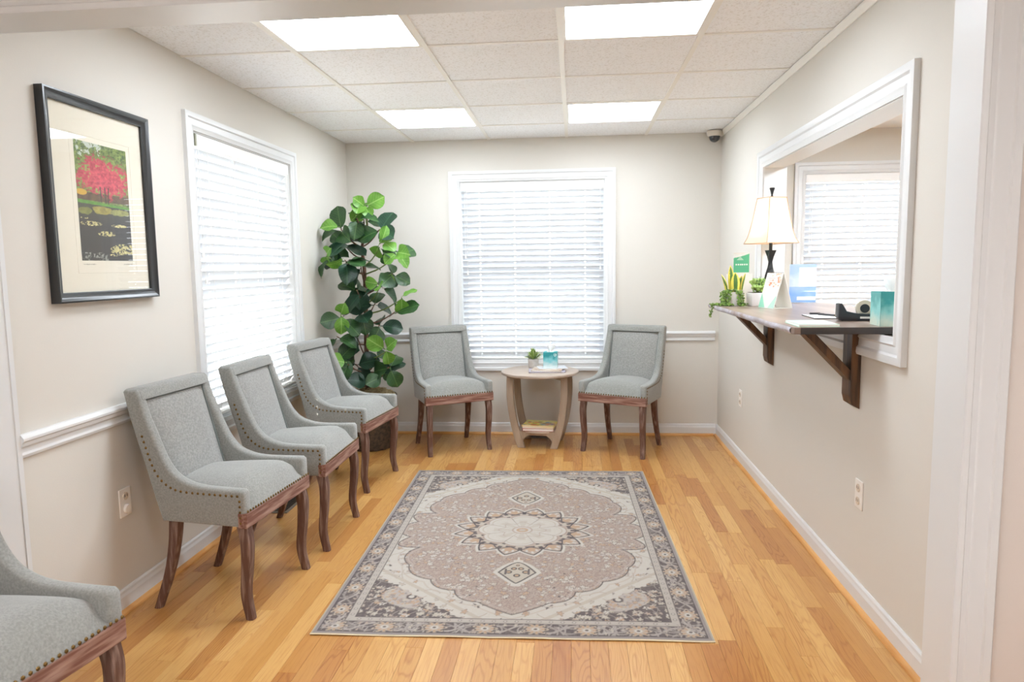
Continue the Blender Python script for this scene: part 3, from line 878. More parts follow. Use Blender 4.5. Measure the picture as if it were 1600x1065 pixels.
    # pendants above and below
    for sg in (-1, 1):
        pu, pv = np.abs(U), sg * V - .505
        q = pv / .110; wv = np.where(q > 0, .088 * np.clip(1 - q ** .9, 0, 1) ** .8, .088 * np.clip(1 + q, 0, 1) ** .62)
        m = np.abs(pv) < .16; sd = wv - pu
        halo_ = (np.hypot(pu * 1.25, pv) < .135) & (sd > -.022) & m
        put(halo_, ivory)
        ins = (sd > 0) & (np.abs(q) < 1)
        put(ins, ink); put((sd > .010) & (np.abs(q) < .92), cream)
        for (cx_, cy_, rr_) in ((0, .030, .016), (.038, -.005, .016), (.016, -.040, .014), (0, -.075, .009)):
            d_ = np.hypot(pu - cx_, pv - cy_); put(ins & (d_ < rr_), ink); put(ins & (d_ < rr_ * .55), peach)
        put((pu < .006) & (pv < -.11) & (pv > -.165), ivory)
        put((np.abs(pu - .052) < .005) & (np.abs(pv + .010) < .03) & ins, dark)
    # guard stripe and main border
    guard = (e <= g1) & (e > bo)
    put(guard, srgb((212, 202, 190))); put(guard & ((e > g1 - .0045) | (e < bo + .004)), dark)
    along = np.where(ex < ey, V, U)
    put(guard & (np.hypot(((along / .044) % 1 - .5) * .044, e - (bo + g1) / 2) < .0085), grey)
    put(guard & (np.hypot(((along / .044) % 1 - .5) * .044, e - (bo + g1) / 2) < .0045), ivory)
    bord = e <= bo; put(bord, dark)
    per = .192; s = (along / per) % 1 - .5; c0 = e - .062
    for amp, ph_, wd_, col_ in ((.026, 0, .0060, srgb((196, 186, 178))), (-.028, .5, .0050, grey)):
        put(bord & (np.abs(c0 - amp * np.sin(along / per * 2 * PI + ph_)) < wd_), col_)
    tendrils(bord, 70, .08, srgb((188, 178, 172)), .0032, (.86, .96), (0, 1)); tendrils(bord, 54, .08, srgb((188, 178, 172)), .0032, (0, 1), (.9, .97))
    scatter(bord, 80, (.005, .009), [grey, cream, taupe2, srgb((200, 190, 182))], 1.8, None, (.86, .96), (0, 1)); scatter(bord, 60, (.005, .009), [grey, cream, taupe2, srgb((200, 190, 182))], 1.8, None, (0, 1), (.9, .97))
    ang = np.arctan2(c0, s * per); fr = np.hypot(s * per * .85, c0)
    put(bord & (fr < .041 + .007 * np.cos(9 * ang)), dark)
    put(bord & (fr < .037 + .007 * np.cos(9 * ang)), srgb((212, 196, 178)))
    put(bord & (fr < .030 + .006 * np.cos(9 * ang)) & (fr > .018) & (np.cos(9 * ang) > -.1), peach)
    put(bord & (np.abs(fr - .032) < .003) & (np.cos(11 * ang) > .2), dark)
    put(bord & (fr < .013), ivory); put(bord & (fr < .006), dark)
    put(e < .024, srgb((168, 158, 156))); put((e < .024) & (e > .020), ink); put(e < .007, srgb((216, 204, 178)))
    # worn, woven look
    wear = np.kron(rs.random((ny * S // 12 + 1, nx * S // 8 + 1)), np.ones((12, 8)))[:ny * S, :nx * S]
    fade = (.06 + .12 * wear + .12 * rs.random(U.shape))[..., None]
    img = img * (1 - fade) + srgb((206, 190, 178)) * fade
    return img.reshape(ny, S, nx, S, 3).mean((1, 3)) * .55

def build_rug():
    W, L = 1.496, 2.11
    nx, ny = 540, 480
    t = empty('area_rug', (-.219, 3.492, 0), R(1.54))
    tag(t, 'faded taupe oriental rug with a pale star medallion on the oak floor', 'rug')
    xs = np.linspace(-W / 2, W / 2, nx)
    X, Y = np.meshgrid(xs, np.linspace(-L / 2, L / 2, ny))
    Zz = .0055 + .0022 * np.exp(-(Y + L / 2) / .10) * (.5 + .5 * np.sin(X * 17 + .8 * np.sin(X * 7)))
    print_grid('pile', W, L, rug_pattern(nx, ny, W, L), carpet_print, t, heights=Zz)
    bm = bmesh.new()
    ring = []
    for k in range(60): ring.append((-W / 2 + W * k / 60, -L / 2))
    for k in range(8): ring.append((W / 2, -L / 2 + L * k / 8))
    for k in range(8): ring.append((W / 2 - W * k / 8, L / 2))
    for k in range(8): ring.append((-W / 2, L / 2 - L * k / 8))
    f = lambda x, y: .0022 * math.exp(-(y + L / 2) / .10) * (.5 + .5 * math.sin(x * 17 + .8 * math.sin(x * 7)))
    top = [bm.verts.new((x, y, .0060 + f(x, y))) for x, y in ring]
    mid = [bm.verts.new((x * 1.004, y * 1.003, .0030 + f(x, y))) for x, y in ring]
    bot = [bm.verts.new((x, y, .0004 + f(x, y) * .6)) for x, y in ring]
    n = len(ring)
    for a, b in ((top, mid), (mid, bot)):
        for k in range(n): bm.faces.new((a[k], a[(k + 1) % n], b[(k + 1) % n], b[k]))
    ob('binding', bm, M('rug_binding', lin(214, 202, 170), .9, bump=.4, bscale=300), t)['label'] = 'cream stitched binding'
build_rug()

# ------------------------------------------------------------------ framed picture
def picture_art(nx, ny):
    rs = np.random.default_rng(3)
    U, V = np.meshgrid(np.linspace(0, 1, nx), np.linspace(0, 1, ny))
    def fbm(sx, sy, o=4):
        out = np.zeros((ny, nx)); amp = 1; tot = 0
        for k in range(o):
            gx, gy = int(sx * 2 ** k) + 2, int(sy * 2 ** k) + 2
            g = rs.random((gy, gx)); fx = U * (gx - 1.001); fy = V * (gy - 1.001)
            ix, iy = fx.astype(int), fy.astype(int); tx, ty = fx - ix, fy - iy
            out += amp * ((g[iy, ix] * (1 - tx) + g[iy, ix + 1] * tx) * (1 - ty) + (g[iy + 1, ix] * (1 - tx) + g[iy + 1, ix + 1] * tx) * ty)
            tot += amp; amp *= .65
        out = out / tot
        return np.clip((out - .5) * 2.0 + .5, 0, 1)
    n1, n2, n3 = fbm(7, 16), fbm(18, 36), fbm(30, 70)
    img = np.empty((ny, nx, 3))
    g = srgb((40, 70, 34)) * (1 - n3[..., None]) * 1.2 + srgb((170, 190, 96)) * n3[..., None] * (.5 + .5 * n1[..., None])
    img[:] = g
    sky = (V > .93 - .10 * (1 - U) * n1) & (n2 > .5) & (U < .5); img[sky] = srgb((196, 204, 190))
    # red tree
    cx_, cy_ = .52, .70
    d = np.hypot((U - cx_) / .50, (V - cy_) / .17) + (n1 - .5) * .6 + (n3 - .5) * .7 + np.where(V < cy_, (cy_ - V) * 1.2, 0)
    red = (d < .95) & (V > .50)
    rc = srgb((160, 44, 62)) * (1 - n3[..., None]) + srgb((226, 88, 104)) * n3[..., None]
    img[red] = rc[red]
    low = (V < .58) & (V > .51); br = srgb((96, 74, 50)) * (.6 + .8 * n2[..., None]); img[low & ~red] = br[low & ~red]
    for ux in (.44, .52, .58): img[(np.abs(U - ux - (V - .5) * (ux - .5)) < .010) & (V > .49) & (V < .64)] = srgb((70, 52, 44))
    yb_ = np.hypot((U - .08) / .10, (V - .575) / .025) < 1; img[yb_] = srgb((206, 164, 60))
    lawn_ = (V > .465 + .02 * (1 - U)) & (V < .515 - .03 * U); img[lawn_] = (srgb((96, 150, 52)) * (.8 + .4 * n2[..., None]))[lawn_]
    water = V <= .465 + .02 * (1 - U)
    wc = srgb((58, 54, 50)) * (.75 + .4 * n1[..., None]) + srgb((84, 92, 60)) * (np.clip(V - .3, 0, 1) * 1.8)[..., None]
    img[water] = wc[water]
    for bx, by, rx, ry, c in ((.46, .435, .20, .034, (158, 146, 70)), (.12, .42, .14, .030, (120, 124, 60)), (.80, .43, .2, .028, (150, 150, 84))):
        m = np.hypot((U - bx) / rx, (V - by) / ry) + (n2 - .5) * .5 < 1; img[m] = (srgb(c) * (.7 + .6 * n2[..., None]))[m]
    for bx, by, rx, ry in ((.22, .315, .20, .020), (.50, .235, .18, .022), (.76, .31, .16, .013), (.82, .095, .28, .045), (.84, .13, .2, .02), (.1, .36, .07, .008), (.62, .05, .1, .01)):
        m = (np.hypot((U - bx) / rx, (V - by) / ry) < 1) & (n3 > .43); img[m] = (srgb((214, 204, 140)) * (.75 + .4 * n2[..., None]))[m]
    rd = (V < .07) & (n3 > .62) & (U < .5); img[rd] = srgb((150, 150, 140))
    return np.clip(img, 0, 1)

def build_picture():
    yc, z0, z1, w2 = 2.590, 1.258, 2.003, .297
    h = z1 - z0
    t = empty('framed_picture', (XL, yc, z0), PI / 2)      # local -Y faces the room, local X runs into depth
    tag(t, 'black framed picture of a red tree by a pond on the left wall', 'picture')
    fw = .036
    ob('frame', frame_ring(-w2 + fw, w2 - fw, fw, h - fw, [(.0, .012), (.0, .020), (.006, .023), (.012, .024), (.022, .030), (.030, .034), (.036, .033), (.036, .001)]), black_frame, t, smooth=35)
    ob('mat', box(-w2 + fw - .002, w2 - fw + .002, -.010, -.004, fw - .002, h - fw + .002), mat_board, t)
    aw, ah = .300, .440
    cx_, cz_ = .012, .372
    print_grid('art_print', aw, ah, picture_art(190, 280), art_print, t, (cx_, -.0104, cz_), (PI / 2, 0, 0))
    # embossed plate line round the print and the pencilled caption
    ob('mat_bevel', frame_ring(cx_ - aw / 2 - .022, cx_ + aw / 2 + .022, cz_ - ah / 2 - .045, cz_ + ah / 2 + .020, [(0, .0100), (.0006, .0108), (.0012, .0108), (.0018, .0100)]), mat_board, t)
    bm = bmesh.new()
    for x0, nn in ((cx_ - aw / 2 + .006, 9), (cx_ + aw / 2 - .060, 7)):
        pts = [(x0 + k * .0042 + .001 * math.sin(k * 2.1), -.0106, cz_ - ah / 2 - .014 + .0028 * math.sin(k * 2.7 + x0 * 40)) for k in range(nn * 2)]
        add_tube(bm, pts, .0005, 3)
    ob('pencil_caption', bm, label_print, t)['kind'] = 'stuff'
    ob('glazing', box(-w2 + fw - .001, w2 - fw + .001, -.0145, -.0125, fw - .001, h - fw + .001), pane_mat, t)
build_picture()

# ------------------------------------------------------------------ outlets
def outlet(loc, rz, label, plug=False):
    """local -Y faces the room"""
    t = empty('wall_outlet', loc, rz); tag(t, label, 'outlet', 'wall outlets')
    ob('cover_plate', box(-.036, .036, -.006, 0, -.058, .058, .003), outlet_white, t)
    for zc in (.026, -.026):
        if plug and zc < 0:
            p = ob('safety_plug', lathe([(.017, 0), (.019, .004), (.017, .012), (.006, .014)], 16), outlet_white, t, (0, -.006, zc), (PI / 2, 0, 0), smooth=40)
            continue
        s_ = ob('socket', lathe([(.0165, .004), (.0165, .0085), (.0155, .0095)], 20), outlet_ivory, t, (0, 0, zc), (PI / 2, 0, 0), smooth=40)
        for x in (-.007, .007): ob('slot', box(x - .0015, x + .0015, -.003, .008, .0094, .0100), dark_slot, s_)
outlet((XL, 2.600, .438), PI / 2, 'white outlet with a round safety plug on the left wall beside a chair', True)
outlet((XR, 2.815, .445), -PI / 2, 'white outlet on the right wall nearest the opening')
outlet((XR, 4.820, .450), -PI / 2, 'white outlet on the right wall near the far corner')

# floor registers
def register(loc, rz, label):
    t = empty('floor_register', loc, rz); tag(t, label, 'vent', 'floor registers')
    ob('frame', frame_ring(-.13, .13, -.04, .04, [(0, .001), (0, .005), (.014, .004), (.018, .001)]), vent_metal, t, rot=(-PI / 2, 0, 0))
    ob('backing', box(-.13, .13, -.04, .04, .0004, .001), vent_dark, t)
    for k in range(12): ob('louver', box(-.124 + k * .0215, -.114 + k * .0215, -.04, .04, .001, .0042), vent_dark, t)
register((-1.62, 3.83, 0), PI / 2, 'dark metal floor register behind the chairs at the left wall')
register((-.21, 5.50, 0), 0, 'dark floor register by the back baseboard under the round table')

# dome camera
def dome():
    t = empty('dome_camera', (1.112, 5.515, H)); tag(t, 'small white dome security camera in the far right ceiling corner', 'camera')
    ob('housing', lathe([(.058, -.002), (.060, -.012), (.055, -.034), (.046, -.042)], 24), camera_white, t, smooth=40)
    ob('dome', lathe([(.043, -.040)] + [(.041 * math.cos(a), -.044 - .041 * math.sin(a)) for a in np.linspace(0.05, 1.5, 8)], 20), smoke_dome, t, smooth=180)
dome()

# ------------------------------------------------------------------ round side table and what stands on it
def build_table():
    t = empty('side_table', (-.210, 5.285, 0), R(-7)); tag(t, 'round greywashed wooden side table with lower shelf between two chairs', 'table')
    ob('table_top', lathe([(.285, .549), (.294, .553), (.297, .561), (.294, .570), (.285, .573)], 56), table_top_wood, t, smooth=40)
    o_ = [(.228, .549), (.232, .45), (.226, .33), (.205, .19), (.172, .06), (.150, 0)]
    i_ = [(.094, 0), (.112, .055), (.150, .19), (.172, .33), (.180, .45), (.178, .549)]
    poly = [(p.x, p.y) for p in spline([(a, b, 0) for a, b in o_], 4)] + [(p.x, p.y) for p in spline([(a, b, 0) for a, b in i_], 4)]
    for sx in (-1, 1):
        for sy in (-1, 1):
            pl = [(sx * u, z) for u, z in poly]
            ob('leg', prism(pl, 'y', sy * .135 - .014, sy * .135 + .014, .003, 1), table_wood, t, smooth=35)
    for sy in (-1, 1):
        arch = [(-.165, .13), (-.118, .035), (-.100, .075), (-.07, .098), (.07, .098), (.100, .075), (.118, .035), (.165, .13)]
        ob('lower_rail', prism(arch, 'y', sy * .135 - .010, sy * .135 + .010), table_wood, t)
        ob('upper_rail', prism([(-.18, .549), (-.18, .520), (-.12, .535), (.12, .535), (.18, .520), (.18, .549)], 'y', sy * .135 - .010, sy * .135 + .010), table_wood, t)
    ob('shelf', prism([(.165 * math.cos(a) * (1.0), .175 * math.sin(a)) for a in np.linspace(0, 2 * PI, 41)[:-1]], 'z', .118, .134, .003, 1), table_top_wood, t, smooth=35)
build_table()

def cover_art(seed, base, cols, n=26, nx=48, ny=60):
    rs = np.random.default_rng(seed); U, V = np.meshgrid(np.linspace(0, 1, nx), np.linspace(0, 1, ny))
    img = np.empty((ny, nx, 3)); img[:] = srgb(base)
    for _ in range(n):
        m = np.hypot((U - rs.random()) / rs.uniform(.03, .14), (V - rs.uniform(.05, .7)) / rs.uniform(.03, .09)) < 1
        img[m] = srgb(cols[rs.integers(0, len(cols))])
    return img

def magazine(name, loc, rz, w_, d_, h_, art, cover, label, cat='magazine', group=None):
    t = empty(name, loc, rz); tag(t, label, cat, group)
    ob('page_block', box(-w_ / 2 + .003, w_ / 2 - .002, -d_ / 2 + .003, d_ / 2 - .003, .0012, h_ - .0012), paper, t)
    bm = bmesh.new()
    add_box(bm, -w_ / 2, w_ / 2, -d_ / 2, d_ / 2, 0, .0011); add_box(bm, -w_ / 2, w_ / 2, -d_ / 2, d_ / 2, h_ - .0011, h_); add_box(bm, -w_ / 2 - .0008, -w_ / 2, -d_ / 2, d_ / 2, 0, h_)
    bmesh.ops.remove_doubles(bm, verts=bm.verts, dist=1e-5)
    ob('cover', bm, cover, t)
    if art is not None: print_grid('cover_print', w_ - .002, d_ - .002, art, gloss_print, t, (0, 0, h_ + .0004))

zt = .573
magazine('magazine', (-.155, 5.245, zt + .0005), R(4), .27, .20, .007, cover_art(4, (196, 188, 206), [(160, 150, 180), (226, 222, 230)]), M('lilac_cover', lin(150, 138, 172), .4), 'lilac magazine at the bottom of the pile on the round table', group='reading matter on the round table')
magazine('magazine', (-.150, 5.245, zt + .0085), R(-6), .225, .17, .010, cover_art(5, (230, 222, 206), [(206, 160, 120), (240, 236, 224), (180, 130, 100)]), M('cream_cover', lin(214, 196, 168), .4), 'cream booklet with an orange edge in the pile on the round table', group='reading matter on the round table')
magazine('magazine', (-.115, 5.275, zt + .0195), R(12), .215, .15, .006, cover_art(6, (238, 240, 244), [(214, 222, 236), (250, 250, 250)]), M('white_cover', lin(236, 238, 242), .35), 'white magazine on top of the pile, fanned out to the right', group='reading matter on the round table')
zs_ = .134
magazine('magazine', (-.215, 5.225, zs_ + .0005), R(-4), .235, .19, .018, None, M('red_cover', lin(196, 92, 70), .4), 'red edged book at the bottom of the shelf pile', group='books on the table shelf')
magazine('magazine', (-.210, 5.225, zs_ + .0195), R(-8), .235, .185, .012, None, M('white_spine_cover', lin(232, 226, 214), .4), 'white book in the middle of the shelf pile', group='books on the table shelf')
magazine('magazine', (-.205, 5.220, zs_ + .0325), R(-10), .245, .19, .010, cover_art(9, (214, 206, 120), [(96, 150, 190), (206, 84, 60), (236, 226, 190), (120, 150, 70), (170, 120, 80), (240, 206, 60)], 60), M('yellow_cover', lin(240, 206, 40), .35), 'yellow picture magazine on top of the pile on the table shelf', group='books on the table shelf')

def cloud_art(seed, top, mid, bot, nx=40, ny=48, emblem=False):
    rs = np.random.default_rng(seed); U, V = np.meshgrid(np.linspace(0, 1, nx), np.linspace(0, 1, ny))
    n = np.zeros_like(U)
    for k, (gx, gy) in enumerate(((4, 5), (8, 9), (15, 17))):
        g = rs.random((gy + 1, gx + 1)); fx, fy = U * (gx - .001), V * (gy - .001); ix, iy = fx.astype(int), fy.astype(int); tx, ty = fx - ix, fy - iy
        n += .5 ** k * ((g[iy, ix] * (1 - tx) + g[iy, ix + 1] * tx) * (1 - ty) + (g[iy + 1, ix] * (1 - tx) + g[iy + 1, ix + 1] * tx) * ty)
    n = n / 1.75 - .5
    h = V + n * .55
    a = np.clip((h - .52) / .28, 0, 1)[..., None]; b = np.clip((h - .1) / .4, 0, 1)[..., None]
    img = (srgb(bot) * (1 - b) + srgb(mid) * b) * (1 - a) + srgb(top) * a
    if emblem:
        sh = (np.abs(U - .84) < .085 * np.clip((V - .74) / .06, 0, 1)) & (V < .93) & (V > .74); img[sh] = srgb((236, 244, 242))
        sh = (np.abs(U - .84) < .05 * np.clip((V - .77) / .06, 0, 1)) & (V < .90) & (V > .77); img[sh] = srgb((96, 176, 176))
    return img

def tissue_box(loc, rz, w_, h_, label, seed, cols, emblem=False):
    t = empty('tissue_box', loc, rz); tag(t, label, 'tissue box')
    ob('box', box(-w_ / 2, w_ / 2, -w_ / 2, w_ / 2, 0, h_), M('tissue_card', srgb_t(cols[0]), .5), t)
    for k in range(4):
        a = k * PI / 2
        print_grid('side_print', w_ - .001, h_ - .001, cloud_art(seed + k, *cols, emblem=(emblem and k == 0)), gloss_print, t,
                   ((w_ / 2 + .0005) * math.sin(a), -(w_ / 2 + .0005) * math.cos(a), h_ / 2), (PI / 2, 0, a))
    ob('opening', lathe([(.028, h_ + .0002), (.030, h_ + .0008)], 20), paper, t)
    bm = bmesh.new(); nn = 14; rings = []
    for j in range(6):
        z = h_ + .001 + j * .011; ring = []
        for k in range(nn):
            a = 2 * PI * k / nn; r = (.012 + .006 * j * (1 - .08 * j)) * (1 + .35 * math.sin(3 * a + j * .5))
            ring.append(bm.verts.new((r * math.cos(a), r * .45 * math.sin(a) + .002 * j, z + .006 * math.sin(2 * a + 1) * (j / 5))))
        rings.append(ring)
    for r0, r1 in zip(rings, rings[1:]):
        for k in range(nn): bm.faces.new((r0[k], r0[(k + 1) % nn], r1[(k + 1) % nn], r1[k]))
    ob('tissue', bm, tissue_mat, t, smooth=180)
def srgb_t(c): return tuple(srgb(c)) + (1,)

tissue_box((-.126, 5.275, zt + .0258), R(-2), .106, .118, 'teal and white tissue box on the round table', 21, ((34, 150, 156), (120, 196, 204), (206, 220, 220)), True)

def bush_pot(loc, label):
    t = empty('potted_plant', loc); tag(t, label, 'plant')
    ob('pot', lathe([(.034, 0), (.038, .004), (.043, .068), (.039, .070), (.037, .060)], 24), grey_pot, t, smooth=40)
    ob('soil', lathe([(.037, .058), (.002, .060)], 16, cap0=False), M('soil', lin(70, 56, 44), .95), t)
    mats = (M('bush_leaf', lin(150, 176, 92), .5, trans=.3), M('sage_leaf', lin(190, 204, 140), .5, trans=.3), leaf_dark)
    for k in range(64):
        a = random.uniform(0, 2 * PI); el = random.uniform(.35, 1.45); ln = random.uniform(.065, .105)
        d = Vector((math.cos(a) * math.cos(el), math.sin(a) * math.cos(el), math.sin(el)))
        s = d.cross(Vector((0, 0, 1))).normalized() * .0085; p = Vector((0, 0, .060)) + d * .008
        bm = bmesh.new(); e = p + d * ln + Vector((0, 0, -.012 * math.cos(el))); m1 = p + d * ln * .65
        f = [bm.verts.new(q) for q in (p, m1 + s, e, m1 - s, m1 + Vector((0, 0, .003)))]
        for i, j in ((0, 1), (1, 2), (2, 3), (3, 0)): bm.faces.new((f[i], f[j], f[4]))
        ob('leaf', bm, mats[(0, 1, 1, 0, 1, 2)[k % 6]], t)
bush_pot((-.268, 5.425, zt + .0005), 'small green bushy plant in a grey pot on the round table')

# ------------------------------------------------------------------ potted fiddle leaf tree
def leaf_mesh(name, ln, wd, fold, droop, m, seed):
    rs = random.Random(seed); bm = bmesh.new(); nu, nv = 8, 5; vv = {}
    for i in range(nu):
        u = i / (nu - 1)
        w_ = wd * 1.12 * (math.sin(PI * min(1, u * .95 + .03) ** 1.12) ** .66)
        if i == nu - 1: w_ *= .12
        for j in range(nv):
            v = j / (nv - 1) * 2 - 1
            y = .14 * ln + u * ln * .86
            z = -droop * ln * u * u + fold * abs(v) ** 1.4 * w_ + .006 * math.sin(u * 9 + v * 2 + seed) * abs(v)
            vv[i, j] = bm.verts.new((v * w_, y, z))
    for i in range(nu - 1):
        for j in range(nv - 1): bm.faces.new((vv[i, j], vv[i + 1, j], vv[i + 1, j + 1], vv[i, j + 1]))
    s0 = [bm.verts.new((x, y, 0)) for x, y in ((-.002, 0), (.002, 0))]
    bm.faces.new((s0[0], s0[1], vv[0, 3], vv[0, 1]))
    me = bm_mesh(bm, name, 180); me.materials.append(m); return me

def build_tree():
    px, py = -1.500, 5.14
    t = empty('potted_tree', (px, py, 0)); tag(t, 'tall fiddle leaf tree in a dark basket in the far left corner', 'plant')
    # woven basket
    n, rows = 56, 22; bm = bmesh.new(); rings = []
    for j in range(rows + 1):
        z = .002 + .398 * j / rows; r = .150 + .042 * (j / rows) ** .8
        rings.append([bm.verts.new(((r + (.005 if ((k // 2 + j) % 2) else -.003)) * math.cos(2 * PI * k / n), (r + (.005 if ((k // 2 + j) % 2) else -.003)) * math.sin(2 * PI * k / n), z)) for k in range(n)])
    for a, b in zip(rings, rings[1:]):
        for k in range(n): bm.faces.new((a[k], a[(k + 1) % n], b[(k + 1) % n], b[k]))
    bm.faces.new(rings[0][::-1])
    pot = ob('basket', bm, basket_mat, t, smooth=60)
    rim = [(.196 * math.cos(a), .196 * math.sin(a), .402) for a in np.linspace(0, 2 * PI, 41)]
    ob('basket_rim', tube(rim, .009, 6), basket_mat, pot, smooth=180)
    bm = bmesh.new(); rs = random.Random(4)
    for k in range(520):
        a = rs.uniform(0, 2 * PI); r = .185 * math.sqrt(rs.random()); z0 = .395 + .055 * (1 - (r / .19) ** 2)
        p = Vector((r * math.cos(a), r * math.sin(a), z0)); q = rs.uniform(0, 2 * PI); d = Vector((math.cos(q), math.sin(q), 0))
        add_tube(bm, [p - d * .022, p + Vector((0, 0, rs.uniform(.006, .022))), p + d * .022 + Vector((rs.uniform(-.01, .01), rs.uniform(-.01, .01), rs.uniform(-.004, .012)))], .0022, 3, False)
    ob('moss', bm, moss_mat, t)['kind'] = 'stuff'
    ob('moss_bed', lathe([(.186, .385), (.15, .405), (.06, .442), (.004, .447)], 24, cap0=False), moss_mat, t, smooth=180)
    trunk = spline([(-.016, 0, .36), (-.014, 0, .79), (-.008, 0, 1.09), (-.010, 0, 1.38), (-.022, 0, 1.52), (.02, 0, 1.64), (.022, 0, 1.78)], 4)
    ob('trunk', tube(trunk, list(np.linspace(.021, .007, len(trunk))), 8), bark, t, smooth=180)
    def trunk_at(z):
        return min(trunk, key=lambda p: abs(p.z - z))
    variants = {}
    for key, m in (('dark', leaf_dark), ('deep', leaf_deep), ('light', leaf_light)):
        for v in range(3):
            sz = {'dark': (.165, .060), 'deep': (.178, .066), 'light': (.125, .045)}[key]
            variants[key, v] = leaf_mesh('leaf', sz[0] * (.92 + .09 * v), sz[1] * (.95 + .06 * v), (.26, .40, .16)[v], (.22, .36, .10)[v], m, v)
    lo = Vector((XL + .015 - px, 0, 0)).x; hi = YB - .015 - py
    def put_leaf(base, n, a, key, sc):
        n = n.normalized(); t1 = n.cross(Vector((0, 0, 1))).normalized(); t2 = n.cross(t1)
        d = t1 * math.cos(a) + t2 * math.sin(a)
        tip = base + d * .20 * sc                       # keep the blade clear of both walls
        if tip.x < lo: d.x += (lo - tip.x) / (.20 * sc)
        if tip.y > hi: d.y -= (tip.y - hi) / (.20 * sc)
        d.normalize(); side = d.cross(n).normalized(); up = side.cross(d)
        o = bpy.data.objects.new('leaf', variants[key, rs.randrange(3)]); C.objects.link(o); o.parent = t
        m = Matrix.Translation(base) @ Matrix((side, d, up)).transposed().to_4x4() @ Matrix.Scale(sc, 4)
        vs = [m @ v.co for v in o.data.vertices]
        dx = max(0.0, lo - min(v.x for v in vs)); dy = max(0.0, max(v.y for v in vs) - hi)
        o.matrix_local = Matrix.Translation((dx, -dy, 0)) @ m
        if key == 'light': o['label'] = 'fresh light green leaf'
    # branch tips (x, y, z) from the trunk foot, then how many dark, deep and light leaves
    tips = [(0.025, -0.02, 1.80, 0, 0, 5), (0.01, -0.03, 1.72, 1, 2, 0), (-0.015, -0.12, 1.726, 3, 0, 1), (0.151, -0.12, 1.645, 1, 2, 0), (-0.116, -0.18, 1.646, 3, 0, 1), (-0.132, -0.1, 1.55, 2, 2, 0), (-0.163, -0.34, 1.447, 3, 1, 2), (-0.063, -0.28, 1.425, 2, 2, 1), (0.02, -0.18, 1.382, 1, 1, 0), (-0.016, -0.18, 1.211, 2, 0, 0), (0.169, -0.2, 1.514, 1, 0, 2), (0.297, -0.2, 1.456, 2, 0, 4), (0.246, -0.16, 1.322, 3, 0, 1), (0.178, -0.24, 1.239, 3, 1, 2), (0.323, -0.2, 1.144, 0, 0, 2), (0.262, -0.2, 1.045, 2, 0, 0), (0.095, -0.12, 1.106, 1, 2, 0), (0.121, -0.1, 0.951, 2, 1, 0), (0.001, -0.16, 1.044, 1, 3, 0), (-0.094, -0.3, 1.026, 2, 1, 2), (-0.129, -0.32, 0.886, 2, 0, 0), (-0.016, -0.2, 0.859, 1, 1, 0), (-0.143, -0.3, 0.713, 2, 1, 0), (-0.054, -0.33, 0.688, 1, 1, 1), (-0.104, -0.28, 0.573, 1, 2, 1), (-0.064, -0.12, 0.659, 0, 3, 0), (0.09, -0.1, 0.7, 2, 0, 0), (0.2, -0.22, 0.767, 0, 0, 3), (0.212, -0.2, 0.648, 3, 0, 0), (0.145, -0.15, 0.581, 1, 1, 0)]
    for (bx, by, bz, nd, nn, nl) in tips:
        tip = Vector((max(bx, lo + .06), by, bz)); o_ = trunk_at(bz - .12)
        if (tip - o_).length > .05:
            ob('branch', tube(spline([o_, (o_ + tip) / 2 + Vector((0, 0, -.02)), tip], 3), [.006] * 3 + [.005] * 2 + [.004] * 2, 5), twig_green if nl > 1 else bark, t, smooth=180)
        seq = ['deep'] * nn + ['dark'] * nd; a0 = rs.uniform(0, 2 * PI)
        for k, key in enumerate(seq):
            n = Vector((rs.uniform(-.8, .9), -1 + rs.uniform(-.1, .9), rs.uniform(.1, 1.3)))
            put_leaf(tip + Vector((0, .02 * rs.random(), -.01)), n, a0 + k * 2 * PI / max(3, len(seq)) + rs.uniform(-.3, .3), key, rs.uniform(.85, 1.08))
        a0 = rs.uniform(0, 2 * PI)
        for k in range(nl):
            n = Vector((rs.uniform(-.9, .9), -1 + rs.uniform(-.1, .8), rs.uniform(-.5, .9)))
            put_leaf(tip + Vector((0, -.02, .015)), n, a0 + k * 2 * PI / max(2, nl) + rs.uniform(-.4, .4), 'light', rs.uniform(.85, 1.2))
build_tree()

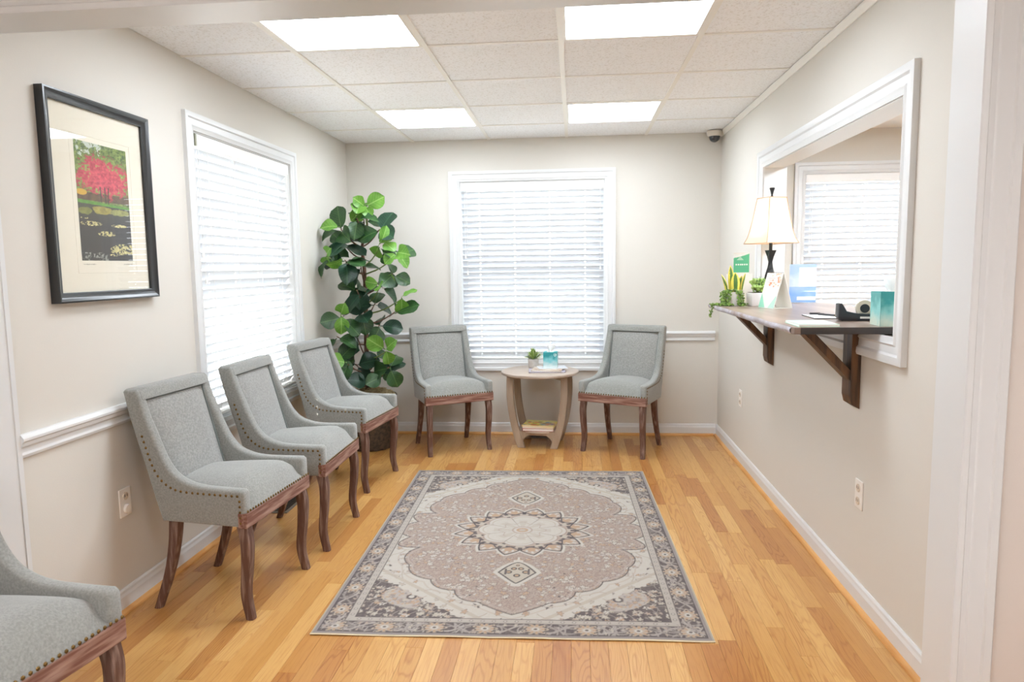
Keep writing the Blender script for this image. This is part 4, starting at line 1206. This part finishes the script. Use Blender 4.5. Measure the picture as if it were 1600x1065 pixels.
# ------------------------------------------------------------------ counter through the window
def build_counter():
    t = empty('counter_shelf', (XR, 3.49, 1.10)); tag(t, 'weathered wooden counter running through the pass-through window on two brackets', 'counter')
    y0, y1 = 2.672 - 3.49, 4.335 - 3.49; xf, xb = .862 - XR, 1.56 - XR
    rs = random.Random(2)
    def outline(grow):
        pts = [(xb, y1), (xb, y0)]
        pts += [(xf + .028, y0), (xf + .010, y0 + .008), (xf + .002, y0 + .024)]
        for k in range(1, 17):
            y = y0 + .03 + (y1 - y0 - .06) * k / 17; pts.append((xf + grow * (.004 * math.sin(k * 1.7) + rs.uniform(-.003, .003)), y))
        pts += [(xf + .004, y1 - .02), (xf + .02, y1)]
        return pts
    top = outline(1.0)
    ob('board', prism(top, 'z', .0, .0255, .002, 1), counter_wood, t)
    # raw front edge strip
    bm = bmesh.new(); fr = top[4:-1]; rings = []
    for x, y in fr: rings.append([bm.verts.new((x - .0005, y, .0245)), bm.verts.new((x - .004 - rs.uniform(0, .002), y, .016)), bm.verts.new((x - .003, y, .007)), bm.verts.new((x + .0015, y, .0005))])
    for a, b in zip(rings, rings[1:]):
        for k in range(3): bm.faces.new((a[k], b[k], b[k + 1], a[k + 1]))
    ob('raw_edge', bm, counter_edge, t, smooth=60)
    ob('end_band', box(xf + .030, xb, y0 - .004, y0 - .0005, .0, .0250, .001), black_wood, t)['label'] = 'black band on the near end of the counter'
    for yc in (2.895 - 3.49, 4.105 - 3.49):
        b = empty('bracket', (0, yc, 0), 0, t)
        post = [(-.038, -.003), (-.038, -.268), (-.030, -.300), (-.001, -.318), (-.001, -.003)]
        ob('post', prism(post, 'y', -.046, .046, .0015, 1), bracket_wood, b)
        a_, c_ = Vector((-.235, -.002)), Vector((-.038, -.205))
        d = (c_ - a_).normalized(); n = Vector((-d.y, d.x)) * .030
        pl = [(a_.x, a_.y), (c_.x, c_.y), (c_.x, c_.y + .042), (a_.x + .044, a_.y)]
        ob('brace', prism(pl, 'y', -.044, .044, .0015, 1), bracket_wood, b)
build_counter()
CT = 1.1258

# ------------------------------------------------------------------ things on the counter
def build_lamp():
    t = empty('table_lamp', (1.190, 4.205, CT), R(22)); tag(t, 'lit table lamp with cream bell shade and twisted black base on the counter', 'lamp')
    # twisted square column with a waist
    prof = [(.052, 0), (.052, .012), (.040, .020), (.034, .026)]
    ob('foot', lathe(prof, 4, rot0=PI / 4), black_metal, t)
    bm = bmesh.new(); rings = []
    cw = [(.026, .024), (.034, .07), (.037, .12), (.032, .17), (.022, .21), (.014, .245), (.020, .275), (.033, .312)]
    for i, (r, z) in enumerate(cw):
        a0 = PI / 4 + i * .22
        rings.append([bm.verts.new((r * math.cos(a0 + k * PI / 2), r * math.sin(a0 + k * PI / 2), z)) for k in range(4)])
    for a, b in zip(rings, rings[1:]):
        for k in range(4): bm.faces.new((a[k], a[(k + 1) % 4], b[(k + 1) % 4], b[k]))
    bm.faces.new(rings[0][::-1]); bm.faces.new(rings[-1])
    ob('base_column', bm, black_metal, t)
    ob('neck', tube([(0, 0, .31), (0, 0, .40)], .010, 10), black_metal, t)
    zs0, hgt = .352, .258
    bm = bmesh.new(); rings = []
    cs = []
    for i in range(9):
        u = i / 8; r = .150 - .070 * (u ** .62); cs.append((r, zs0 + hgt * u))
        ring = []
        for k in range(4):
            a = PI / 4 + k * PI / 2; b = a + PI / 2
            for q in range(4):
                f = q / 4; ring.append(bm.verts.new(((r * math.cos(a)) * (1 - f) + r * math.cos(b) * f, (r * math.sin(a)) * (1 - f) + r * math.sin(b) * f, zs0 + hgt * u)))
        rings.append(ring)
    for a, b in zip(rings, rings[1:]):
        for k in range(16): bm.faces.new((a[k], a[(k + 1) % 16], b[(k + 1) % 16], b[k]))
    sh = ob('lamp_shade', bm, shade_mat, t)
    for k in range(4):
        a = PI / 4 + k * PI / 2
        ob('corner_trim', tube([(r * 1.004 * math.cos(a), r * 1.004 * math.sin(a), z) for r, z in cs], .0026, 5), shade_trim, sh)
    for r, z in (cs[0], cs[-1]):
        pts = [(r * 1.004 * math.cos(PI / 4 + k * PI / 2), r * 1.004 * math.sin(PI / 4 + k * PI / 2), z) for k in (0, 1, 2, 3, 4)]
        ob('rim_trim', tube(pts, .0034, 5), shade_trim, sh)
    ob('harp', tube([(0, 0, .40), (.04, 0, .45), (.045, 0, .52), (.02, 0, .60), (0, 0, .612)], .002, 5), black_metal, t)
    ob('spider', tube([(-.052, .052, .606), (0, 0, .611), (.052, -.052, .606)], .002, 5), black_metal, t)
    ob('finial', lathe([(.004, .608), (.008, .618), (.005, .626), (.010, .650), (.015, .664), (.013, .668)], 8), black_metal, t)
    ob('bulb', lathe([(.012, .42), (.026, .46), (.030, .49), (.022, .515), (.004, .524)], 16), M('bulb_glass', (1, 1, 1), .3, emit=(1, .84, .62), estr=18), t, smooth=180)
build_lamp()

def rosette(bm, c, r, layers, tilt=.5, n=7):
    for l in range(layers):
        k_ = 1 - l / (layers + .6)
        for k in range(n):
            a = 2 * PI * k / n + l * .5; el = tilt * .4 + l * .38
            d = Vector((math.cos(a) * math.cos(el), math.sin(a) * math.cos(el), math.sin(el))); s = Vector((-math.sin(a), math.cos(a), 0)) * r * .30 * k_
            p = Vector(c); e = p + d * r * k_; m = p + d * r * k_ * .62; up = d.cross(s).normalized() * r * .10
            v = [bm.verts.new(q) for q in (p, m + s, e, m - s, m + up)]
            for i, j in ((0, 1), (1, 2), (2, 3), (3, 0)): bm.faces.new((v[i], v[j], v[4]))

def build_planters():
    rs = random.Random(12)
    # tall planter: snake plant, rosettes and a trailing vine
    t = empty('succulent_planter', (.958, 4.085, CT), R(10)); tag(t, 'white planter with yellow edged snake plant and trailing bead vine on the counter', 'planter')
    ob('pot', lathe([(.050, 0), (.053, .004), (.058, .078), (.053, .079), (.051, .066)], 28), white_ceramic, t, smooth=40)
    ob('soil', lathe([(.052, .066), (.003, .068)], 20, cap0=False), M('planter_soil', lin(70, 58, 46), .95), t)
    yel = M('snake_leaf_edge', lin(222, 206, 84), .45); grn = M('snake_leaf_core', lin(66, 104, 44), .4, col2=lin(106, 136, 62), cscale=40, cstretch=(1, 1, .3))
    for (x, y, h, w_, q, lean) in ((0.004, -.022, .125, .030, 0, .0), (-.006, .004, .165, .027, .35, -.04), (.024, .006, .105, .020, -.5, .22), (-.036, -.002, .115, .013, .2, -.30), (.046, -.008, .120, .011, .1, .22)):
        for core in (0, 1):
            bm = bmesh.new(); rows = []
            for i in range(9):
                u = i / 8; ww = w_ * (.62 + .75 * u) * (1 - u ** 3.2) if u < 1 else 0
                ww = max(ww, .0006) * (1 if not core else .68)
                row = []
                for j in range(5):
                    v = j / 4 * 2 - 1
                    row.append(bm.verts.new((v * ww + lean * h * u * u, .010 * v * v * (1 - u) - (.0016 if core else 0) + .012 * u * u, .064 + h * u * (1 if not core else .95))))
                rows.append(row)
            for a, b in zip(rows, rows[1:]):
                for j in range(4): bm.faces.new((a[j], a[j + 1], b[j + 1], b[j]))
            ob('snake_leaf' if not core else 'leaf_core', bm, yel if not core else grn, t, (x, y, 0), (0, 0, q), smooth=180)
    for (x, y, z, r, m) in ((-.012, -.040, .086, .026, lin(150, 176, 112)), (.026, -.036, .082, .022, lin(176, 140, 158)), (-.040, -.026, .084, .026, lin(112, 140, 76)), (.006, -.050, .078, .018, lin(196, 186, 120))):
        bm = bmesh.new(); rosette(bm, (x, y, z), r, 3)
        ob('rosette', bm, M('rosette_leaf', m, .5), t)
    # vine: strands with beads, hanging over the rim, lying on the counter, dropping past its front edge
    vine = M('vine_leaf', lin(84, 120, 48), .5, col2=lin(142, 172, 84), cscale=60)
    strands = []
    for k in range(9):
        a = R((178, 192, 206, 218, 230, 270, 278, 286, 294)[k]); r = .056
        strands.append([(r * .7 * math.cos(a), r * .7 * math.sin(a), .078), (r * 1.12 * math.cos(a), r * 1.12 * math.sin(a), .076), (r * 1.22 * math.cos(a), r * 1.22 * math.sin(a), .045), (r * 1.26 * math.cos(a), r * 1.26 * math.sin(a), .008), (r * 1.4 * math.cos(a + .3), r * 1.4 * math.sin(a + .3), .006)])
    strands.append([(-.05, -.02, .078), (-.064, -.02, .05), (-.068, -.022, .008), (-.085, -.01, .006), (-.105, -.004, .008), (-.122, -.002, -.004), (-.130, 0, -.035), (-.134, 0, -.062)])
    strands.append([(-.05, -.03, .078), (-.066, -.03, .05), (-.07, -.03, .008), (-.105, -.02, .007), (-.135, -.012, .006)])
    for st in strands:
        pts = spline(st, 6)
        bm = bmesh.new(); add_tube(bm, pts, .0010, 3)
        for p in pts[::1]:
            for _ in range(2):
                c = p + Vector((rs.uniform(-.009, .009), rs.uniform(-.009, .009), rs.uniform(-.004, .008)))
                bmesh.ops.create_icosphere(bm, subdivisions=1, radius=rs.uniform(.0034, .0056), matrix=Matrix.Translation(c))
        ob('vine_strand', bm, vine, t)['kind'] = 'stuff'
    # second pot: pale green sedum and darker sprigs
    t = empty('sedum_pot', (1.076, 4.045, CT), R(8)); tag(t, 'white square pot of pale green sedum on the counter behind the desk calendar', 'planter')
    bm = box(-.044, .044, -.044, .044, 0, .074, .004)
    for v in bm.verts:
        if v.co.z < .03: v.co.x *= .9; v.co.y *= .9
    ob('pot', bm, white_ceramic, t, smooth=40)
    ob('soil', box(-.038, .038, -.038, .038, .070, .076), M('sedum_soil', lin(70, 58, 46), .95), t)
    sed = M('sedum_leaf', lin(158, 192, 96), .45, col2=lin(186, 212, 128), cscale=30, trans=.15)
    for k in range(16):
        x, y = rs.uniform(-.032, .046), rs.uniform(-.050, .035); z = .086 + rs.uniform(0, .050)
        bm = bmesh.new()
        for q in range(16):
            d = Vector((rs.gauss(0, 1), rs.gauss(0, 1), rs.gauss(.5, .8))).normalized() * .017
            bmesh.ops.create_icosphere(bm, subdivisions=1, radius=.0085, matrix=Matrix.Translation(Vector((x, y, z)) + d))
        ob('sedum_head', bm, sed, t, smooth=180)
    for k in range(5):
        a = rs.uniform(0, 2 * PI); top = Vector((.03 * math.cos(a) + .01, .03 * math.sin(a), rs.uniform(.14, .175)))
        bm = bmesh.new(); pts = spline([(.01, 0, .08), top * .7, top], 4); add_tube(bm, pts, .0012, 3)
        for p in pts[3:]:
            for _ in range(2): rosette(bm, p, .012, 1, n=3)
        ob('sprig', bm, M('sprig_leaf', lin(70, 106, 84), .5), t)
build_planters()

def build_calendar():
    t = empty('desk_calendar', (1.125, 3.850, CT), R(-74)); tag(t, 'tent shaped desk calendar with peach and mint print on the counter', 'calendar')
    w_, d_, h_ = .150, .055, .185; th = .0022
    def panel(name, y0, sgn):
        poly = [(sgn * d_, 0), (sgn * (d_ - th * 1.2), 0), (sgn * .001 - sgn * th * .2, h_), (sgn * .0035, h_)]
        return ob(name, prism(poly, 'x', -w_ / 2, w_ / 2), paper, t)
    panel('front_panel', 0, -1); panel('rear_panel', 0, 1)
    ob('foot_panel', box(-w_ / 2, w_ / 2, -d_ + .004, d_ - .004, .0002, .0016), paper, t)
    nx, ny = 36, 70; U, V = np.meshgrid(np.linspace(0, 1, nx), np.linspace(0, 1, ny)); rs = np.random.default_rng(8)
    img = np.empty((ny, nx, 3)); img[:] = srgb((240, 232, 224))
    img[(V > .28) & (V < .66) & (U + V * .3 < .95)] = srgb((236, 226, 222))
    tri = V < .42 * (1 - np.abs(U - .0) / .42); img[tri] = srgb((150, 216, 188))
    tri = V < .36 * (1 - np.abs(U - .95) / .36); img[tri] = srgb((186, 222, 206))
    tri = (np.abs(U - .5) < .30 - (V - .30) * .9) & (V > .30) & (V < .55); img[tri] = srgb((222, 224, 234))
    for _ in range(26):
        m = np.hypot((U - rs.beta(2.2, 1.2)) / .05, (V - (1 - rs.random() ** 1.4 * .38)) / .025) < 1; img[m] = srgb(((232, 150, 96), (240, 190, 160), (226, 130, 84), (214, 206, 176))[rs.integers(0, 4)])
    for k in range(4):
        m = (np.abs(V - (.86 - k * .06)) < .008) & (np.abs(U - .38) < .22 - .04 * (k % 2)); img[m] = srgb((206, 172, 156))
    ln = math.hypot(h_, d_ - .0035)
    print_grid('month_print', w_ - .002, ln - .004, img, gloss_print, t, (0, -(d_ + .0035) / 2 - .0010, h_ / 2 + .0003), (math.atan2(h_, d_ - .0035), 0, 0))
    for k in range(9): ob('binding_ring', tube([(-.064 + k * .016, .006 * math.cos(a), h_ - .002 + .006 * math.sin(a)) for a in np.linspace(0, 2 * PI, 9)], .0007, 4), brass, t)
build_calendar()

def flat_stack():
    t = empty('notepad', (.972, 2.800, CT), R(-3)); tag(t, 'mint green notepad with a white sheet near the black counter end', 'notepad')
    ob('page_block', box(-.072, .072, -.105, .105, .0012, .0085), paper, t)
    ob('back_board', box(-.075, .075, -.108, .108, 0, .0011), mint, t)
    nx, ny = 30, 44; U, V = np.meshgrid(np.linspace(0, 1, nx), np.linspace(0, 1, ny)); img = np.empty((ny, nx, 3)); img[:] = srgb((196, 226, 208))
    img[(U > .12) & (U < .88) & (V > .30) & (V < .72)] = srgb((248, 248, 246)); img[(V > .74) & (V < .80) & (U > .15) & (U < .6)] = srgb((150, 196, 176))
    print_grid('cover_print', .146, .212, img, gloss_print, t, (0, 0, .0090))
    t = empty('clipboard', (1.135, 3.175, CT), R(-4)); tag(t, 'thin sheet of paper on a dark edged clipboard beside the tape dispenser', 'clipboard')
    ob('board', box(-.055, .055, -.11, .11, 0, .003, .001), black_plastic, t)
    ob('sheet', box(-.053, .053, -.109, .106, .0031, .0037), paper, t)
    ob('clip', prism([(.095, .0038), (.112, .0038), (.112, .010), (.104, .013), (.095, .008)], 'x', -.022, .022), M('clip_metal', lin(70, 70, 74), .3, metal=.8), t)
    t = empty('pen', (1.165, 3.20, CT + .0040), R(-64)); tag(t, 'small black pen lying on the sheet next to the tape dispenser', 'pen')
    ob('barrel', tube([(-.045, 0, .0045), (.05, 0, .0045)], .0042, 8), black_plastic, t, smooth=60)
    ob('tip', lathe([(.0042, 0), (.0012, .014)], 8), brass, t, (.05, 0, .0045), (0, PI / 2, 0))
    ob('cap_clip', box(-.043, -.012, -.001, .001, .0088, .0100), black_plastic, t)
flat_stack()

def build_tape():
    t = empty('tape_dispenser', (1.245, 2.975, CT), R(-8)); tag(t, 'black desk tape dispenser on the counter beside the tissue box', 'tape dispenser')
    poly = [(-.115, 0), (.098, 0), (.112, .012), (.110, .070), (.100, .072), (.092, .062), (.080, .040), (.040, .030), (.005, .028), (-.030, .030), (-.058, .042), (-.082, .064), (-.096, .068), (-.104, .060)]
    poly = [(-x, z) for x, z in poly]
    bm = prism(poly, 'y', -.032, .032, .003, 2)
    ob('body', bm, black_plastic, t, smooth=40)
    ob('label_plate', box(-.030, .018, -.0345, -.032, .010, .018, .0005), M('plate_white', lin(230, 230, 228), .4), t)
    r = ob('tape_roll', lathe([(.018, -.009), (.033, -.009), (.034, -.006), (.034, .006), (.033, .009), (.018, .009)], 28, cap0=False, cap1=False), tape_mat, t, (-.008, 0, .050), (PI / 2, 0, 0), smooth=40)
    ob('hub', lathe([(.006, -.012), (.0178, -.011), (.0178, .011), (.006, .012)], 20), black_plastic, r, smooth=40)
    ob('cutter', box(.096, .113, -.010, .010, .0715, .0735), M('cutter_steel', lin(180, 180, 184), .25, metal=1), t)
build_tape()
tissue_box((1.240, 2.742, CT), R(-4), .108, .128, 'teal watercolour tissue box on the counter by the window casing', 41, ((40, 148, 146), (126, 198, 194), (206, 220, 204)))

def signs():
    # frosted blue print in a clear stand, in front of the office window
    t = empty('sign_holder', (1.395, 4.265, CT), R(-2)); tag(t, 'clear standing sign with a pale blue watercolour print on the office side of the counter', 'sign')
    w_, h_ = .155, .232
    nx, ny = 50, 70; rs = np.random.default_rng(31); art = cloud_art(31, (166, 194, 234), (206, 222, 244), (130, 174, 226), nx, ny)
    U, V = np.meshgrid(np.linspace(0, 1, nx), np.linspace(0, 1, ny))
    art[(V > .42) & (V < .92) & (U > .35)] = art[(V > .42) & (V < .92) & (U > .35)] * .35 + .65 * srgb((244, 247, 252))
    art[(V > .16) & (V < .42)] = srgb((112, 160, 222)) * .8 + art[(V > .16) & (V < .42)] * .3
    art[(V > .06) & (V < .15) & (U > .3)] = srgb((246, 248, 252))
    ob('acrylic_sheet', box(-w_ / 2, w_ / 2, .0012, .003, .002, h_), pane_mat, t)
    print_grid('sign_print', w_ - .004, h_ - .008, art, clear_print, t, (0, .0004, h_ / 2), (PI / 2, 0, 0))
    ob('foot', box(-w_ / 2, w_ / 2, -.004, .05, 0, .002), pane_mat, t)
    # white card leaning at the far end and the green card above it
    t = empty('card_stand', (1.030, 4.255, CT), R(-5)); tag(t, 'white card stand leaning behind the snake plant at the far counter end', 'card')
    ob('card', box(-.074, .074, -.001, .001, 0, .178), paper, t, rot=(R(-6), 0, 0))
    ob('strut', prism([(.0, .002), (.045, .002), (.045, .004), (.016, .12), (.014, .12)], 'x', -.012, .012), paper, t)
    t = empty('green_card', (1.052, 4.318, CT), R(-4)); tag(t, 'green card with white lettering standing behind the snake plant', 'card')
    ob('card', box(-.046, .046, -.001, .001, .0, .300), paper, t)
    nx, ny = 44, 52; U, V = np.meshgrid(np.linspace(0, 1, nx), np.linspace(0, 1, ny)); img = np.empty((ny, nx, 3)); img[:] = srgb((92, 190, 146))
    img[V > .78 + .22 * U ** 1.4] = srgb((240, 244, 242)); img[(V > .66) & (V < .84) & (np.abs(U - .42) < .22 * (1 - (V - .66) / .2))] = srgb((176, 222, 200))
    m = (np.abs(V - .42) < .045) & (U > .08) & (U < .92) & (np.sin(U * 46) > -.55); img[m] = srgb((240, 250, 246))
    print_grid('card_print', .090, .112, img, gloss_print, t, (0, -.0016, .240), (PI / 2, 0, 0))
    ob('base', box(-.035, .035, -.012, .012, .0, .006), paper, t)
signs()
